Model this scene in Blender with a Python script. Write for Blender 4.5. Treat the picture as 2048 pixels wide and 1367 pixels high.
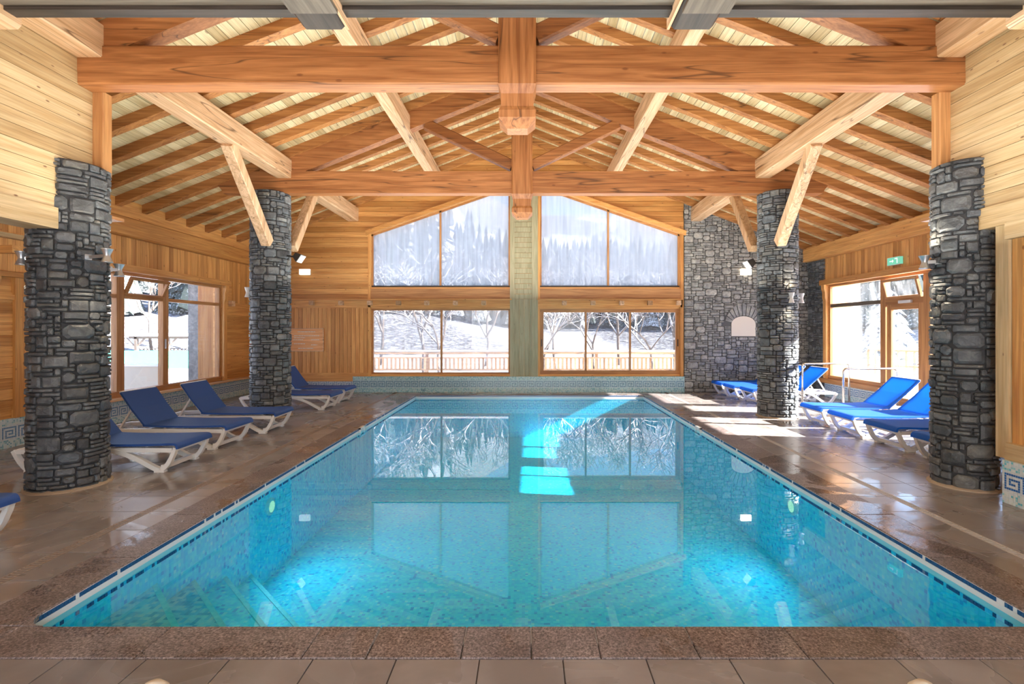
import bpy, math, random
from mathutils import Vector, Matrix, Quaternion

# ------------------------------------------------------------------ clear
for o in list(bpy.data.objects):
    bpy.data.objects.remove(o)
SC = bpy.context.scene
COL = SC.collection
RND = random.Random(11)

# ------------------------------------------------------------------ camera
cam_data = bpy.data.cameras.new('camera')
cam = bpy.data.objects.new('camera', cam_data)
COL.objects.link(cam)
EYE = 1.75
cam.location = (0, 0, EYE)
cam.rotation_euler = (math.pi / 2, 0, 0)
cam_data.sensor_width = 36.0
cam_data.lens = 36.0 * 1000 / 2048
cam_data.shift_x = -32 / 2048
cam_data.shift_y = -24.5 / 2048
cam_data.clip_end = 1000
SC.camera = cam

# ------------------------------------------------------------------ world, sun, exposure
SC.view_settings.view_transform = 'Standard'
SC.view_settings.look = 'None'
SC.view_settings.gamma = 1
SC.view_settings.use_curve_mapping = False
SC.view_settings.exposure = 0.38
world = bpy.data.worlds.new('world')
SC.world = world
world.use_nodes = True
wn = world.node_tree.nodes
wl = world.node_tree.links
wn.clear()
w_out = wn.new('ShaderNodeOutputWorld')
w_bg = wn.new('ShaderNodeBackground')
w_sky = wn.new('ShaderNodeTexSky')
w_sky.sky_type = 'NISHITA'
w_sky.sun_disc = False
w_sky.sun_elevation = math.radians(27)
w_sky.sun_rotation = math.radians(104)
w_sky.altitude = 1400
w_sky.air_density = 1.0
w_sky.dust_density = 1.5
w_bg.inputs['Strength'].default_value = 1.1
wl.new(w_sky.outputs[0], w_bg.inputs['Color'])
wl.new(w_bg.outputs[0], w_out.inputs['Surface'])

EL = math.radians(26)
AZ = math.atan2(-0.14, 1.0)
to_sun = Vector((math.cos(EL) * math.cos(AZ), math.cos(EL) * math.sin(AZ), math.sin(EL)))
sd = bpy.data.lights.new('sun', 'SUN')
sd.energy = 55.0
sd.angle = math.radians(0.6)
sd.color = (1.0, 0.95, 0.87)
so = bpy.data.objects.new('sun', sd)
COL.objects.link(so)
so.rotation_euler = to_sun.to_track_quat('Z', 'Y').to_euler()
so.location = (30, -8, 20)

def area(name, loc, target, sx, sy, power, color):
    d = bpy.data.lights.new(name, 'AREA')
    d.shape = 'RECTANGLE'
    d.size = sx
    d.size_y = sy
    d.energy = power
    d.color = color
    o = bpy.data.objects.new(name, d)
    COL.objects.link(o)
    o.location = loc
    o.rotation_euler = (Vector(loc) - Vector(target)).to_track_quat('Z', 'Y').to_euler()
    return o
# fill lamp added out of view at the hall end to brighten the interior
area('hall_end_fill', (0, -2.75, 1.9), (0, 8, 3.6), 7, 2.6, 230, (1.0, 0.98, 0.94))
# added unseen area lamp, stands in for light bouncing up to the roof
area('roof_bounce_fill', (0, 8.2, 2.62), (0, 8.2, 6), 9.4, 10.5, 560, (1.0, 0.93, 0.82))

# ------------------------------------------------------------------ helpers
def tag(o, label=None, cat=None, group=None, kind=None):
    if label: o['label'] = label
    if cat: o['category'] = cat
    if group: o['group'] = group
    if kind: o['kind'] = kind
    return o

def empty(name, loc=(0, 0, 0), label=None, cat=None, group=None, kind=None, rz=0):
    o = bpy.data.objects.new(name, None)
    o.empty_display_size = 0.1
    COL.objects.link(o)
    o.location = loc
    o.rotation_euler = (0, 0, rz)
    return tag(o, label, cat, group, kind)

class MB:
    def __init__(s):
        s.v = []; s.f = []; s.c = []
    def add(s, vs, fs, col=None):
        b = len(s.v)
        s.v += [tuple(p) for p in vs]
        s.f += [tuple(b + i for i in f) for f in fs]
        if col is not None: s.c += [col] * len(fs)
        return s
    def box(s, x0, x1, y0, y1, z0, z1, col=None):
        vs = [(x, y, z) for z in (z0, z1) for y in (y0, y1) for x in (x0, x1)]
        fs = [(0, 2, 3, 1), (4, 5, 7, 6), (0, 1, 5, 4), (2, 6, 7, 3), (0, 4, 6, 2), (1, 3, 7, 5)]
        return s.add(vs, fs, col)
    def prism(s, poly, d):
        """poly: list of 3D points (planar), extruded by vector d"""
        n = len(poly); d = Vector(d)
        P = [Vector(p) for p in poly]
        nrm = Vector((0, 0, 0))
        for i in range(n):
            nrm += P[i].cross(P[(i + 1) % n])
        if nrm.dot(d) > 0: P.reverse()
        vs = P + [p + d for p in P]
        fs = [tuple(range(n)), tuple(range(2 * n - 1, n - 1, -1))]
        fs += [(i, i + n, (i + 1) % n + n, (i + 1) % n) for i in range(n)]
        return s.add(vs, fs)
    def bar(s, p, q, w, h, up=(0, 0, 1), ch=0.0, ext=0.0):
        """beam from p to q, w sideways, h along up, ch = chamfer"""
        p = Vector(p); q = Vector(q); a = (q - p).normalized()
        p = p - a * ext; q = q + a * ext
        side = a.cross(Vector(up)).normalized(); u = side.cross(a).normalized()
        W = w / 2; H = h / 2
        if ch > 0:
            pr = [(-W + ch, -H), (W - ch, -H), (W, -H + ch), (W, H - ch), (W - ch, H), (-W + ch, H), (-W, H - ch), (-W, -H + ch)]
        else:
            pr = [(-W, -H), (W, -H), (W, H), (-W, H)]
        return s.prism([p + side * x + u * y for x, y in pr], q - p)
    def tube(s, pts, r, n=8, caps=True):
        pts = [Vector(p) for p in pts]; m = len(pts)
        rs = r if isinstance(r, (list, tuple)) else [r] * m
        ref = None; vs = []
        for i, p in enumerate(pts):
            a = (pts[min(i + 1, m - 1)] - pts[max(i - 1, 0)]).normalized()
            if ref is None:
                ref = Vector((0, 0, 1)) if abs(a.z) < .9 else Vector((1, 0, 0))
            x = (ref - a * ref.dot(a)).normalized(); y = a.cross(x)
            ref = x
            for k in range(n):
                t = 2 * math.pi * k / n
                vs.append(p + (x * math.cos(t) + y * math.sin(t)) * rs[i])
        fs = []
        for i in range(m - 1):
            for k in range(n):
                fs.append((i * n + k, i * n + (k + 1) % n, (i + 1) * n + (k + 1) % n, (i + 1) * n + k))
        if caps:
            fs.append(tuple(range(n - 1, -1, -1)))
            fs.append(tuple((m - 1) * n + k for k in range(n)))
        return s.add(vs, fs)
    def lathe(s, prof, c=(0, 0, 0), n=20, axis='z'):
        vs = []
        for r, z in prof:
            for k in range(n):
                t = 2 * math.pi * k / n
                a, b = r * math.cos(t), r * math.sin(t)
                if axis == 'z': p = (a, b, z)
                elif axis == 'x': p = (z, a, b)
                else: p = (b, z, a)
                vs.append((p[0] + c[0], p[1] + c[1], p[2] + c[2]))
        m = len(prof)
        fs = [(i * n + k, i * n + (k + 1) % n, (i + 1) * n + (k + 1) % n, (i + 1) * n + k) for i in range(m - 1) for k in range(n)]
        fs += [tuple(range(n - 1, -1, -1)), tuple((m - 1) * n + k for k in range(n))]
        return s.add(vs, fs)
    def mesh(s, name, m, off=(0, 0, 0), smooth=False):
        me = bpy.data.meshes.new(name)
        ox, oy, oz = off
        vs = [(x - ox, y - oy, z - oz) for x, y, z in s.v] if any(off) else s.v
        me.from_pydata(vs, [], s.f)
        if m: me.materials.append(m)
        if s.c:
            at = me.color_attributes.new('Col', 'FLOAT_COLOR', 'CORNER')
            buf = []
            for f, c in zip(s.f, s.c):
                buf += list(c) * len(f)
            at.data.foreach_set('color', buf)
        if smooth:
            me.polygons.foreach_set('use_smooth', [True] * len(me.polygons))
        me.update()
        return me
    def build(s, name, m, parent=None, label=None, cat=None, group=None, kind=None, smooth=False, at=None):
        """mesh in world coordinates; the object's origin goes to `at` (or the parent's)"""
        off = (0, 0, 0)
        if parent is not None:
            off = wloc(parent)
        if at is not None: off = tuple(at)
        me = s.mesh(name, m, off, smooth)
        o = bpy.data.objects.new(name, me)
        COL.objects.link(o)
        if parent is not None:
            o.parent = parent
            if at is not None: o.location = Vector(at) - Vector(wloc(parent))
        elif at is not None: o.location = at
        return tag(o, label, cat, group, kind)

def wloc(o):
    v = Vector((0, 0, 0))
    while o is not None:
        v += o.location; o = o.parent
    return tuple(v)

def inst(name, me, loc, parent=None, rot=None):
    o = bpy.data.objects.new(name, me)
    COL.objects.link(o)
    o.location = loc
    if rot: o.rotation_euler = rot
    if parent is not None: o.parent = parent
    return o

def copy_tree(o, parent=None):
    c = o.copy(); COL.objects.link(c); c.parent = parent
    for ch in o.children: copy_tree(ch, c)
    return c

def cyl_mesh(prof, **k): return MB().lathe(prof, **k)

# ------------------------------------------------------------------ materials
def newmat(name):
    m = bpy.data.materials.new(name); m.use_nodes = True
    nt = m.node_tree; nt.nodes.clear()
    out = nt.nodes.new('ShaderNodeOutputMaterial')
    return m, nt, out
def N(nt, t, **kw):
    n = nt.nodes.new(t)
    for k, v in kw.items():
        if k in n.inputs: n.inputs[k].default_value = v
        else: setattr(n, k, v)
    return n
def ramp(nt, stops, interp='LINEAR'):
    r = nt.nodes.new('ShaderNodeValToRGB'); r.color_ramp.interpolation = interp
    e = r.color_ramp.elements
    while len(e) > 1: e.remove(e[-1])
    for i, (p, c) in enumerate(stops):
        if i == 0: e[0].position = p; el = e[0]
        else: el = e.new(p)
        el.color = (*c, 1) if len(c) == 3 else c
    return r
def principled(nt, out, **kw):
    b = nt.nodes.new('ShaderNodeBsdfPrincipled')
    for k, v in kw.items(): b.inputs[k].default_value = v
    nt.links.new(b.outputs[0], out.inputs['Surface'])
    return b
def plain(name, c, rough=.5, metal=0.0, **kw):
    m, nt, out = newmat(name)
    b = principled(nt, out, **{'Base Color': (*c, 1), 'Roughness': rough, 'Metallic': metal}, **kw)
    n = N(nt, 'ShaderNodeTexNoise', Scale=40.0, Detail=3.0)
    tc = N(nt, 'ShaderNodeTexCoord'); nt.links.new(tc.outputs['Object'], n.inputs['Vector'])
    bp = N(nt, 'ShaderNodeBump', Strength=0.05, Distance=0.005)
    nt.links.new(n.outputs['Fac'], bp.inputs['Height']); nt.links.new(bp.outputs[0], b.inputs['Normal'])
    return m

def wood(name, c1, c2, axis, rough=.5, knots=.5, var=.3, crack=False, grain=1.0, knotscale=1.0):
    """c1 darker grain, c2 lighter; axis = grain direction 0,1,2"""
    m, nt, out = newmat(name); L = nt.links.new
    tc = N(nt, 'ShaderNodeTexCoord'); oi = N(nt, 'ShaderNodeObjectInfo')
    mul = N(nt, 'ShaderNodeVectorMath', operation='MULTIPLY_ADD')
    mul.inputs[0].default_value = (1, 1, 1)
    cx = N(nt, 'ShaderNodeCombineXYZ')
    mm = N(nt, 'ShaderNodeMath', operation='MULTIPLY'); mm.inputs[1].default_value = 53.0
    L(oi.outputs['Random'], mm.inputs[0])
    for k in range(3): L(mm.outputs[0], cx.inputs[k])
    L(tc.outputs['Object'], mul.inputs[0]); mul.inputs[1].default_value = (1, 1, 1); L(cx.outputs[0], mul.inputs[2])
    sc = [13.0 * grain] * 3; sc[axis] = 0.8 * grain
    mp = N(nt, 'ShaderNodeMapping'); mp.inputs['Scale'].default_value = sc
    L(mul.outputs[0], mp.inputs['Vector'])
    n1 = N(nt, 'ShaderNodeTexNoise', Scale=1.0, Detail=5.0, Distortion=1.2); L(mp.outputs[0], n1.inputs['Vector'])
    r = ramp(nt, [(.32, c1), (.66, c2)]); L(n1.outputs['Fac'], r.inputs[0])
    # fine streaks
    sc2 = [70.0] * 3; sc2[axis] = 2.0
    mp2 = N(nt, 'ShaderNodeMapping'); mp2.inputs['Scale'].default_value = sc2; L(mul.outputs[0], mp2.inputs['Vector'])
    n2 = N(nt, 'ShaderNodeTexNoise', Scale=1.0, Detail=3.0); L(mp2.outputs[0], n2.inputs['Vector'])
    r2 = ramp(nt, [(.3, (.78, .76, .74)), (.6, (1, 1, 1))]); L(n2.outputs['Fac'], r2.inputs[0])
    mx = N(nt, 'ShaderNodeMix', data_type='RGBA', blend_type='MULTIPLY'); mx.inputs[0].default_value = 1
    L(r.outputs[0], mx.inputs[6]); L(r2.outputs[0], mx.inputs[7])
    # per board variation
    r3 = ramp(nt, [(0, (1 - var, 1 - var * 1.25, 1 - var * 1.6)), (.5, (1, 1, 1)), (1, (1 + var * .35, 1 + var * .4, 1 + var * .5))])
    L(oi.outputs['Random'], r3.inputs[0])
    mx2 = N(nt, 'ShaderNodeMix', data_type='RGBA', blend_type='MULTIPLY'); mx2.inputs[0].default_value = 1
    L(mx.outputs[2], mx2.inputs[6]); L(r3.outputs[0], mx2.inputs[7])
    col = mx2.outputs[2]
    if knots > 0:
        sk = [2.6 * knotscale] * 3; sk[axis] = 1.1 * knotscale
        mp3 = N(nt, 'ShaderNodeMapping'); mp3.inputs['Scale'].default_value = sk; L(mul.outputs[0], mp3.inputs['Vector'])
        vo = N(nt, 'ShaderNodeTexVoronoi', Scale=2.0); L(mp3.outputs[0], vo.inputs['Vector'])
        rk = ramp(nt, [(0.0, (1, 1, 1)), (.055, (.9, .9, .9)), (.10, (0, 0, 0))]); L(vo.outputs['Distance'], rk.inputs[0])
        mk = N(nt, 'ShaderNodeMath', operation='MULTIPLY'); mk.inputs[1].default_value = knots
        L(rk.outputs[0], mk.inputs[0])
        mx3 = N(nt, 'ShaderNodeMix', data_type='RGBA'); L(mk.outputs[0], mx3.inputs[0]); L(col, mx3.inputs[6])
        mx3.inputs[7].default_value = (c1[0] * .35, c1[1] * .25, c1[2] * .25, 1)
        col = mx3.outputs[2]
    if crack:
        scc = [7.0] * 3; scc[axis] = 0.35
        mpc = N(nt, 'ShaderNodeMapping'); mpc.inputs['Scale'].default_value = scc; L(mul.outputs[0], mpc.inputs['Vector'])
        nc = N(nt, 'ShaderNodeTexNoise', Scale=.55, Detail=2.0); L(mpc.outputs[0], nc.inputs['Vector'])
        rc = ramp(nt, [(.493, (0, 0, 0)), (.5, (.8, .8, .8)), (.507, (0, 0, 0))]); L(nc.outputs['Fac'], rc.inputs[0])
        mx4 = N(nt, 'ShaderNodeMix', data_type='RGBA'); L(rc.outputs[0], mx4.inputs[0]); L(col, mx4.inputs[6])
        mx4.inputs[7].default_value = (.06, .025, .01, 1); col = mx4.outputs[2]
    b = principled(nt, out, **{'Roughness': rough}); L(col, b.inputs['Base Color'])
    bp = N(nt, 'ShaderNodeBump', Strength=.25, Distance=.004); L(n1.outputs['Fac'], bp.inputs['Height']); L(bp.outputs[0], b.inputs['Normal'])
    return m

def stone(name, cols, rough=.55, bump=.6):
    m, nt, out = newmat(name); L = nt.links.new
    tc = N(nt, 'ShaderNodeTexCoord'); oi = N(nt, 'ShaderNodeObjectInfo')
    geo = N(nt, 'ShaderNodeNewGeometry')
    ad = N(nt, 'ShaderNodeMath', operation='ADD'); L(oi.outputs['Random'], ad.inputs[0]); L(geo.outputs['Random Per Island'], ad.inputs[1])
    fr = N(nt, 'ShaderNodeMath', operation='FRACT'); L(ad.outputs[0], fr.inputs[0])
    k = len(cols); r = ramp(nt, [(i / (k - 1), c) for i, c in enumerate(cols)]); L(fr.outputs[0], r.inputs[0])
    n = N(nt, 'ShaderNodeTexNoise', Scale=9.0, Detail=8.0, Roughness=.65, Distortion=.5); L(tc.outputs['Object'], n.inputs['Vector'])
    r2 = ramp(nt, [(.3, (.55, .55, .57)), (.5, (.95, .95, .95)), (.68, (1.5, 1.48, 1.4))]); L(n.outputs['Fac'], r2.inputs[0])
    mx = N(nt, 'ShaderNodeMix', data_type='RGBA', blend_type='MULTIPLY'); mx.inputs[0].default_value = 1
    L(r.outputs[0], mx.inputs[6]); L(r2.outputs[0], mx.inputs[7])
    b = principled(nt, out, **{'Roughness': rough}); L(mx.outputs[2], b.inputs['Base Color'])
    n2 = N(nt, 'ShaderNodeTexNoise', Scale=22.0, Detail=6.0, Roughness=.6); L(tc.outputs['Object'], n2.inputs['Vector'])
    bp = N(nt, 'ShaderNodeBump', Strength=bump, Distance=.02); L(n2.outputs['Fac'], bp.inputs['Height']); L(bp.outputs[0], b.inputs['Normal'])
    return m

M = {}
for a, ax in enumerate('xyz'):
    M['beam_' + ax] = wood('orange beam timber ' + ax, (.27, .095, .026), (.48, .205, .070), a, knots=.6, crack=True, rough=.45)
    M['purlin_' + ax] = wood('pale purlin timber ' + ax, (.56, .33, .16), (.82, .57, .35), a, knots=.6, crack=True)
    M['clad_' + ax] = wood('orange pine cladding ' + ax, (.62, .27, .07), (.82, .44, .14), a, knots=.8, var=.32, knotscale=1.6)
    M['pale_' + ax] = wood('pale pine cladding ' + ax, (.54, .37, .18), (.70, .54, .31), a, knots=.95, var=.22, knotscale=1.7)
    M['frame_' + ax] = wood('window frame wood ' + ax, (.40, .17, .055), (.62, .32, .12), a, knots=.35, var=.15)
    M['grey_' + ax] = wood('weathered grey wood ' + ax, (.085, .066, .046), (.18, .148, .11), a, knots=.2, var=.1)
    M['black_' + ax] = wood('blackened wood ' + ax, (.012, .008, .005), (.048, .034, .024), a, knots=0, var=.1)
M['rafter'] = wood('rafter timber', (.34, .125, .03), (.60, .28, .09), 0, knots=.7, var=.25, crack=True)
M['ceil'] = wood('ceiling boarding', (.60, .49, .27), (.80, .69, .43), 1, knots=.7, var=.25)
M['pillar'] = wood('pillar cladding with green pool light', (.36, .34, .20), (.50, .46, .29), 2, knots=.5, var=.05)  # green cast of the pool light is put into the wood colour
SL = [(.045, .05, .056), (.10, .108, .115), (.062, .072, .08), (.16, .17, .175), (.085, .10, .115), (.13, .13, .12), (.055, .06, .07)]
M['slate'] = stone('dark slate', SL, rough=.42)
M['slate2'] = stone('mid slate', [(c[0] * 1.35, c[1] * 1.35, c[2] * 1.33) for c in SL], rough=.5)
M['greystone'] = stone('grey wall stone', [(.22, .225, .21), (.32, .32, .30), (.27, .275, .26), (.38, .375, .345), (.21, .22, .215)], rough=.7, bump=.4)
M['mortar'] = plain('dark mortar', (.05, .05, .052), .9)
M['mortar_grey'] = plain('grey mortar', (.11, .11, .105), .9)
M['mortar_lip'] = plain('beige mortar lip', (.38, .30, .22), .9)
M['white'] = plain('white resin', (.80, .78, .73), .35)
M['cream'] = plain('cream plaster', (.78, .70, .58), .8)
M['steel'] = plain('brushed steel', (.78, .76, .72), .22, 1.0)
M['silver'] = plain('silver lamp metal', (.55, .57, .58), .35, .8)
M['blackmetal'] = plain('black metal', (.02, .02, .02), .4)
M['snow'] = plain('snow', (.88, .90, .94), .8)
M['grout'] = plain('grout', (.16, .13, .11), .8)
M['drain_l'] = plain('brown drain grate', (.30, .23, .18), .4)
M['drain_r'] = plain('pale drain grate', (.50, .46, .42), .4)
M['poolwhite'] = plain('white pool band', (.75, .76, .76), .3)
M['bluetile'] = plain('dark blue mosaic', (.02, .08, .22), .15)
M['green'] = plain('green tarpaulin', (.10, .62, .40), .6)
M['beige'] = plain('beige render', (.62, .53, .40), .9)
M['sign'] = wood('carved board', (.72, .30, .09), (.90, .48, .20), 0, knots=.2)
M['bark'] = plain('bark', (.10, .075, .055), .9)

def snowy(name, base, t0=.75, t1=.95):
    m, nt, out = newmat(name); L = nt.links.new
    g = N(nt, 'ShaderNodeNewGeometry'); s = N(nt, 'ShaderNodeSeparateXYZ'); L(g.outputs['Normal'], s.inputs[0])
    tc = N(nt, 'ShaderNodeTexCoord'); n = N(nt, 'ShaderNodeTexNoise', Scale=6.0, Detail=4.0); L(tc.outputs['Object'], n.inputs['Vector'])
    a = N(nt, 'ShaderNodeMath', operation='MULTIPLY_ADD'); L(n.outputs['Fac'], a.inputs[0]); a.inputs[1].default_value = 1.2; L(s.outputs['Z'], a.inputs[2])
    h_ = N(nt, 'ShaderNodeMath', operation='MULTIPLY'); L(a.outputs[0], h_.inputs[0]); h_.inputs[1].default_value = .5
    r = ramp(nt, [(min(t0 / 2, .99), base), (min(t1 / 2, 1), (.86, .88, .92))]); L(h_.outputs[0], r.inputs[0])
    b = principled(nt, out, Roughness=.85); L(r.outputs[0], b.inputs['Base Color'])
    return m
M['snowtree'] = snowy('snow laden branch', (.13, .10, .08))
M['snowconifer'] = snowy('snow dusted needles', (.035, .05, .045), 1.0, 1.35)

def hillmat():
    m, nt, out = newmat('wooded snowy hillside'); L = nt.links.new
    tc = N(nt, 'ShaderNodeTexCoord')
    mp = N(nt, 'ShaderNodeMapping'); mp.inputs['Scale'].default_value = (1, 1, .28); L(tc.outputs['Object'], mp.inputs['Vector'])
    n = N(nt, 'ShaderNodeTexNoise', Scale=2.6, Detail=9.0, Roughness=.75); L(mp.outputs[0], n.inputs['Vector'])
    r = ramp(nt, [(.38, (.03, .03, .035)), (.5, (.13, .13, .14)), (.63, (.55, .57, .62))]); L(n.outputs['Fac'], r.inputs[0])
    n2 = N(nt, 'ShaderNodeTexNoise', Scale=.035, Detail=3.0); L(tc.outputs['Object'], n2.inputs['Vector'])
    r2 = ramp(nt, [(.52, (0, 0, 0)), (.6, (1, 1, 1))]); L(n2.outputs['Fac'], r2.inputs[0])
    mx = N(nt, 'ShaderNodeMix', data_type='RGBA'); L(r2.outputs[0], mx.inputs[0]); L(r.outputs[0], mx.inputs[6]); mx.inputs[7].default_value = (.48, .50, .55, 1)
    b = principled(nt, out, Roughness=.95); L(mx.outputs[2], b.inputs['Base Color'])
    return m
M['hill'] = hillmat()

def tilemat(name, c1, c2, speck=None, r0=.16, r1=.42, bump=.05):
    m, nt, out = newmat(name); L = nt.links.new
    tc = N(nt, 'ShaderNodeTexCoord'); oi = N(nt, 'ShaderNodeObjectInfo'); geo = N(nt, 'ShaderNodeNewGeometry')
    n = N(nt, 'ShaderNodeTexNoise', Scale=2.2, Detail=5.0, Distortion=.6); L(geo.outputs['Position'], n.inputs['Vector'])
    r = ramp(nt, [(.35, c1), (.65, c2)]); L(n.outputs['Fac'], r.inputs[0]); col = r.outputs[0]
    rv = ramp(nt, [(0, (.9, .89, .88)), (1, (1.08, 1.07, 1.06))]); L(oi.outputs['Random'], rv.inputs[0])
    mv = N(nt, 'ShaderNodeMix', data_type='RGBA', blend_type='MULTIPLY'); mv.inputs[0].default_value = 1
    L(col, mv.inputs[6]); L(rv.outputs[0], mv.inputs[7]); col = mv.outputs[2]
    if speck:
        vo = N(nt, 'ShaderNodeTexNoise', Scale=75.0, Detail=4.0, Roughness=.8); L(geo.outputs['Position'], vo.inputs['Vector'])
        rs = ramp(nt, [(.36, speck[0]), (.47, speck[1]), (.56, speck[2]), (.66, speck[3])]); L(vo.outputs['Fac'], rs.inputs[0])
        ms = N(nt, 'ShaderNodeMix', data_type='RGBA', blend_type='MULTIPLY'); ms.inputs[0].default_value = 1
        L(col, ms.inputs[6]); L(rs.outputs[0], ms.inputs[7]); col = ms.outputs[2]
    # wet film: smooth and darker where water stands
    nw = N(nt, 'ShaderNodeTexNoise', Scale=1.1, Detail=4.0, Distortion=1.5); L(geo.outputs['Position'], nw.inputs['Vector'])
    rw = ramp(nt, [(.50, (0, 0, 0)), (.56, (1, 1, 1))]); L(nw.outputs['Fac'], rw.inputs[0])
    mw = N(nt, 'ShaderNodeMix', data_type='RGBA', blend_type='MULTIPLY'); L(rw.outputs[0], mw.inputs[0]); L(col, mw.inputs[6]); mw.inputs[7].default_value = (.92, .91, .90, 1)
    rr = N(nt, 'ShaderNodeMapRange'); L(rw.outputs[0], rr.inputs[0]); rr.inputs[3].default_value = r1; rr.inputs[4].default_value = r0
    b = principled(nt, out); L(mw.outputs[2], b.inputs['Base Color']); L(rr.outputs[0], b.inputs['Roughness'])
    n2 = N(nt, 'ShaderNodeTexNoise', Scale=14.0, Detail=3.0); L(geo.outputs['Position'], n2.inputs['Vector'])
    bp = N(nt, 'ShaderNodeBump', Strength=bump, Distance=.01); L(n2.outputs['Fac'], bp.inputs['Height']); L(bp.outputs[0], b.inputs['Normal'])
    return m
M['tile'] = tilemat('brown floor tile', (.22, .196, .188), (.295, .27, .26), r0=.13, r1=.28)
M['granite'] = tilemat('speckled granite', (.165, .142, .135), (.235, .212, .205), [(.22, .2, .2), (.75, .7, .7), (1.2, 1.1, 1.1), (2.1, 2.0, 2.0)], r0=.12, r1=.38, bump=.15)

def mosaic(name, stops, cell=.03, rough=.5):
    m, nt, out = newmat(name); L = nt.links.new
    geo = N(nt, 'ShaderNodeNewGeometry')
    sn = N(nt, 'ShaderNodeVectorMath', operation='SNAP'); L(geo.outputs['Position'], sn.inputs[0]); sn.inputs[1].default_value = (cell, cell, cell)
    wnz = N(nt, 'ShaderNodeTexWhiteNoise', noise_dimensions='3D'); L(sn.outputs[0], wnz.inputs['Vector'])
    r = ramp(nt, stops, 'CONSTANT'); L(wnz.outputs['Value'], r.inputs[0])
    b = principled(nt, out, Roughness=rough); L(r.outputs[0], b.inputs['Base Color'])
    return m
PC = [(0, (.05, .76, .97)), (.3, (.07, .82, .98)), (.55, (.04, .68, .96)), (.72, (.12, .88, .98)), (.90, (.02, .46, .84)), (.96, (.40, .90, .97))]
M['poolfloor'] = mosaic('pool floor mosaic', PC, .031)
M['poolwall'] = mosaic('pool wall mosaic', PC, .029)
M['poolstep'] = mosaic('pale step mosaic', [(0, (.40, .74, .88)), (.25, (.14, .60, .84)), (.5, (.55, .78, .88)), (.7, (.05, .45, .72)), (.85, (.6, .74, .84))], .034, .6)

def colmat(name, rough=.2):
    m, nt, out = newmat(name)
    a = N(nt, 'ShaderNodeVertexColor', layer_name='Col')
    b = principled(nt, out, Roughness=rough); nt.links.new(a.outputs['Color'], b.inputs['Base Color'])
    return m
M['mosaic'] = colmat('glass mosaic tesserae')

def schlick(nt, f0, f1, p=5.0, normal=None):
    L = nt.links.new
    g = N(nt, 'ShaderNodeNewGeometry'); d = N(nt, 'ShaderNodeVectorMath', operation='DOT_PRODUCT')
    L(normal if normal else g.outputs['Normal'], d.inputs[0]); L(g.outputs['Incoming'], d.inputs[1])
    a = N(nt, 'ShaderNodeMath', operation='ABSOLUTE'); L(d.outputs['Value'], a.inputs[0])
    b = N(nt, 'ShaderNodeMath', operation='SUBTRACT'); b.inputs[0].default_value = 1; L(a.outputs[0], b.inputs[1])
    c = N(nt, 'ShaderNodeMath', operation='POWER'); L(b.outputs[0], c.inputs[0]); c.inputs[1].default_value = p
    m = N(nt, 'ShaderNodeMath', operation='MULTIPLY_ADD'); L(c.outputs[0], m.inputs[0]); m.inputs[1].default_value = f1; m.inputs[2].default_value = f0
    return m.outputs[0]
def watermat():
    m, nt, out = newmat('pool water'); L = nt.links.new
    tr = N(nt, 'ShaderNodeBsdfTransparent'); tr.inputs['Color'].default_value = (.26, .87, 1, 1)
    gl = N(nt, 'ShaderNodeBsdfGlossy', Roughness=0.0); gl.inputs['Color'].default_value = (1, 1, 1, 1)
    geo = N(nt, 'ShaderNodeNewGeometry')
    n = N(nt, 'ShaderNodeTexNoise', Scale=3.0, Detail=2.0); L(geo.outputs['Position'], n.inputs['Vector'])
    bp = N(nt, 'ShaderNodeBump', Strength=.006, Distance=.02); L(n.outputs['Fac'], bp.inputs['Height'])
    L(bp.outputs[0], gl.inputs['Normal'])
    mx = N(nt, 'ShaderNodeMixShader'); L(schlick(nt, .026, .95, 4.1), mx.inputs[0]); L(tr.outputs[0], mx.inputs[1]); L(gl.outputs[0], mx.inputs[2])
    L(mx.outputs[0], out.inputs['Surface'])
    return m
M['water'] = watermat()

def glassmat(name, fog, tint=.62, streak=0.0):
    m, nt, out = newmat(name); L = nt.links.new
    tr = N(nt, 'ShaderNodeBsdfTransparent'); tr.inputs['Color'].default_value = (tint, tint, tint * 1.01, 1)
    tl = N(nt, 'ShaderNodeBsdfTranslucent'); tl.inputs['Color'].default_value = (.80, .83, .87, 1)
    geo = N(nt, 'ShaderNodeNewGeometry')
    mp = N(nt, 'ShaderNodeMapping'); mp.inputs['Scale'].default_value = (7, 7, .35); L(geo.outputs['Position'], mp.inputs['Vector'])
    n = N(nt, 'ShaderNodeTexNoise', Scale=1.6, Detail=5.0); L(mp.outputs[0], n.inputs['Vector'])
    mr = N(nt, 'ShaderNodeMapRange'); L(n.outputs['Fac'], mr.inputs[0]); mr.inputs[1].default_value = .3; mr.inputs[2].default_value = .7
    mr.inputs[3].default_value = max(0, fog - streak); mr.inputs[4].default_value = fog + streak
    mx = N(nt, 'ShaderNodeMixShader'); L(mr.outputs[0], mx.inputs[0]); L(tr.outputs[0], mx.inputs[1]); L(tl.outputs[0], mx.inputs[2])
    gl = N(nt, 'ShaderNodeBsdfGlossy', Roughness=0.02)
    m2 = N(nt, 'ShaderNodeMixShader'); L(schlick(nt, .03, .8), m2.inputs[0]); L(mx.outputs[0], m2.inputs[1]); L(gl.outputs[0], m2.inputs[2])
    L(m2.outputs[0], out.inputs['Surface'])
    return m
M['glass'] = glassmat('clear window glass', .008, .90, .006)
M['backglass'] = glassmat('slightly tinted window glass', .03, .52, .02)
M['fogglass'] = glassmat('fogged window glass', .27, .36, .05)
M['mistglass'] = glassmat('misted window glass', .02, .78, .015)

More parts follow.
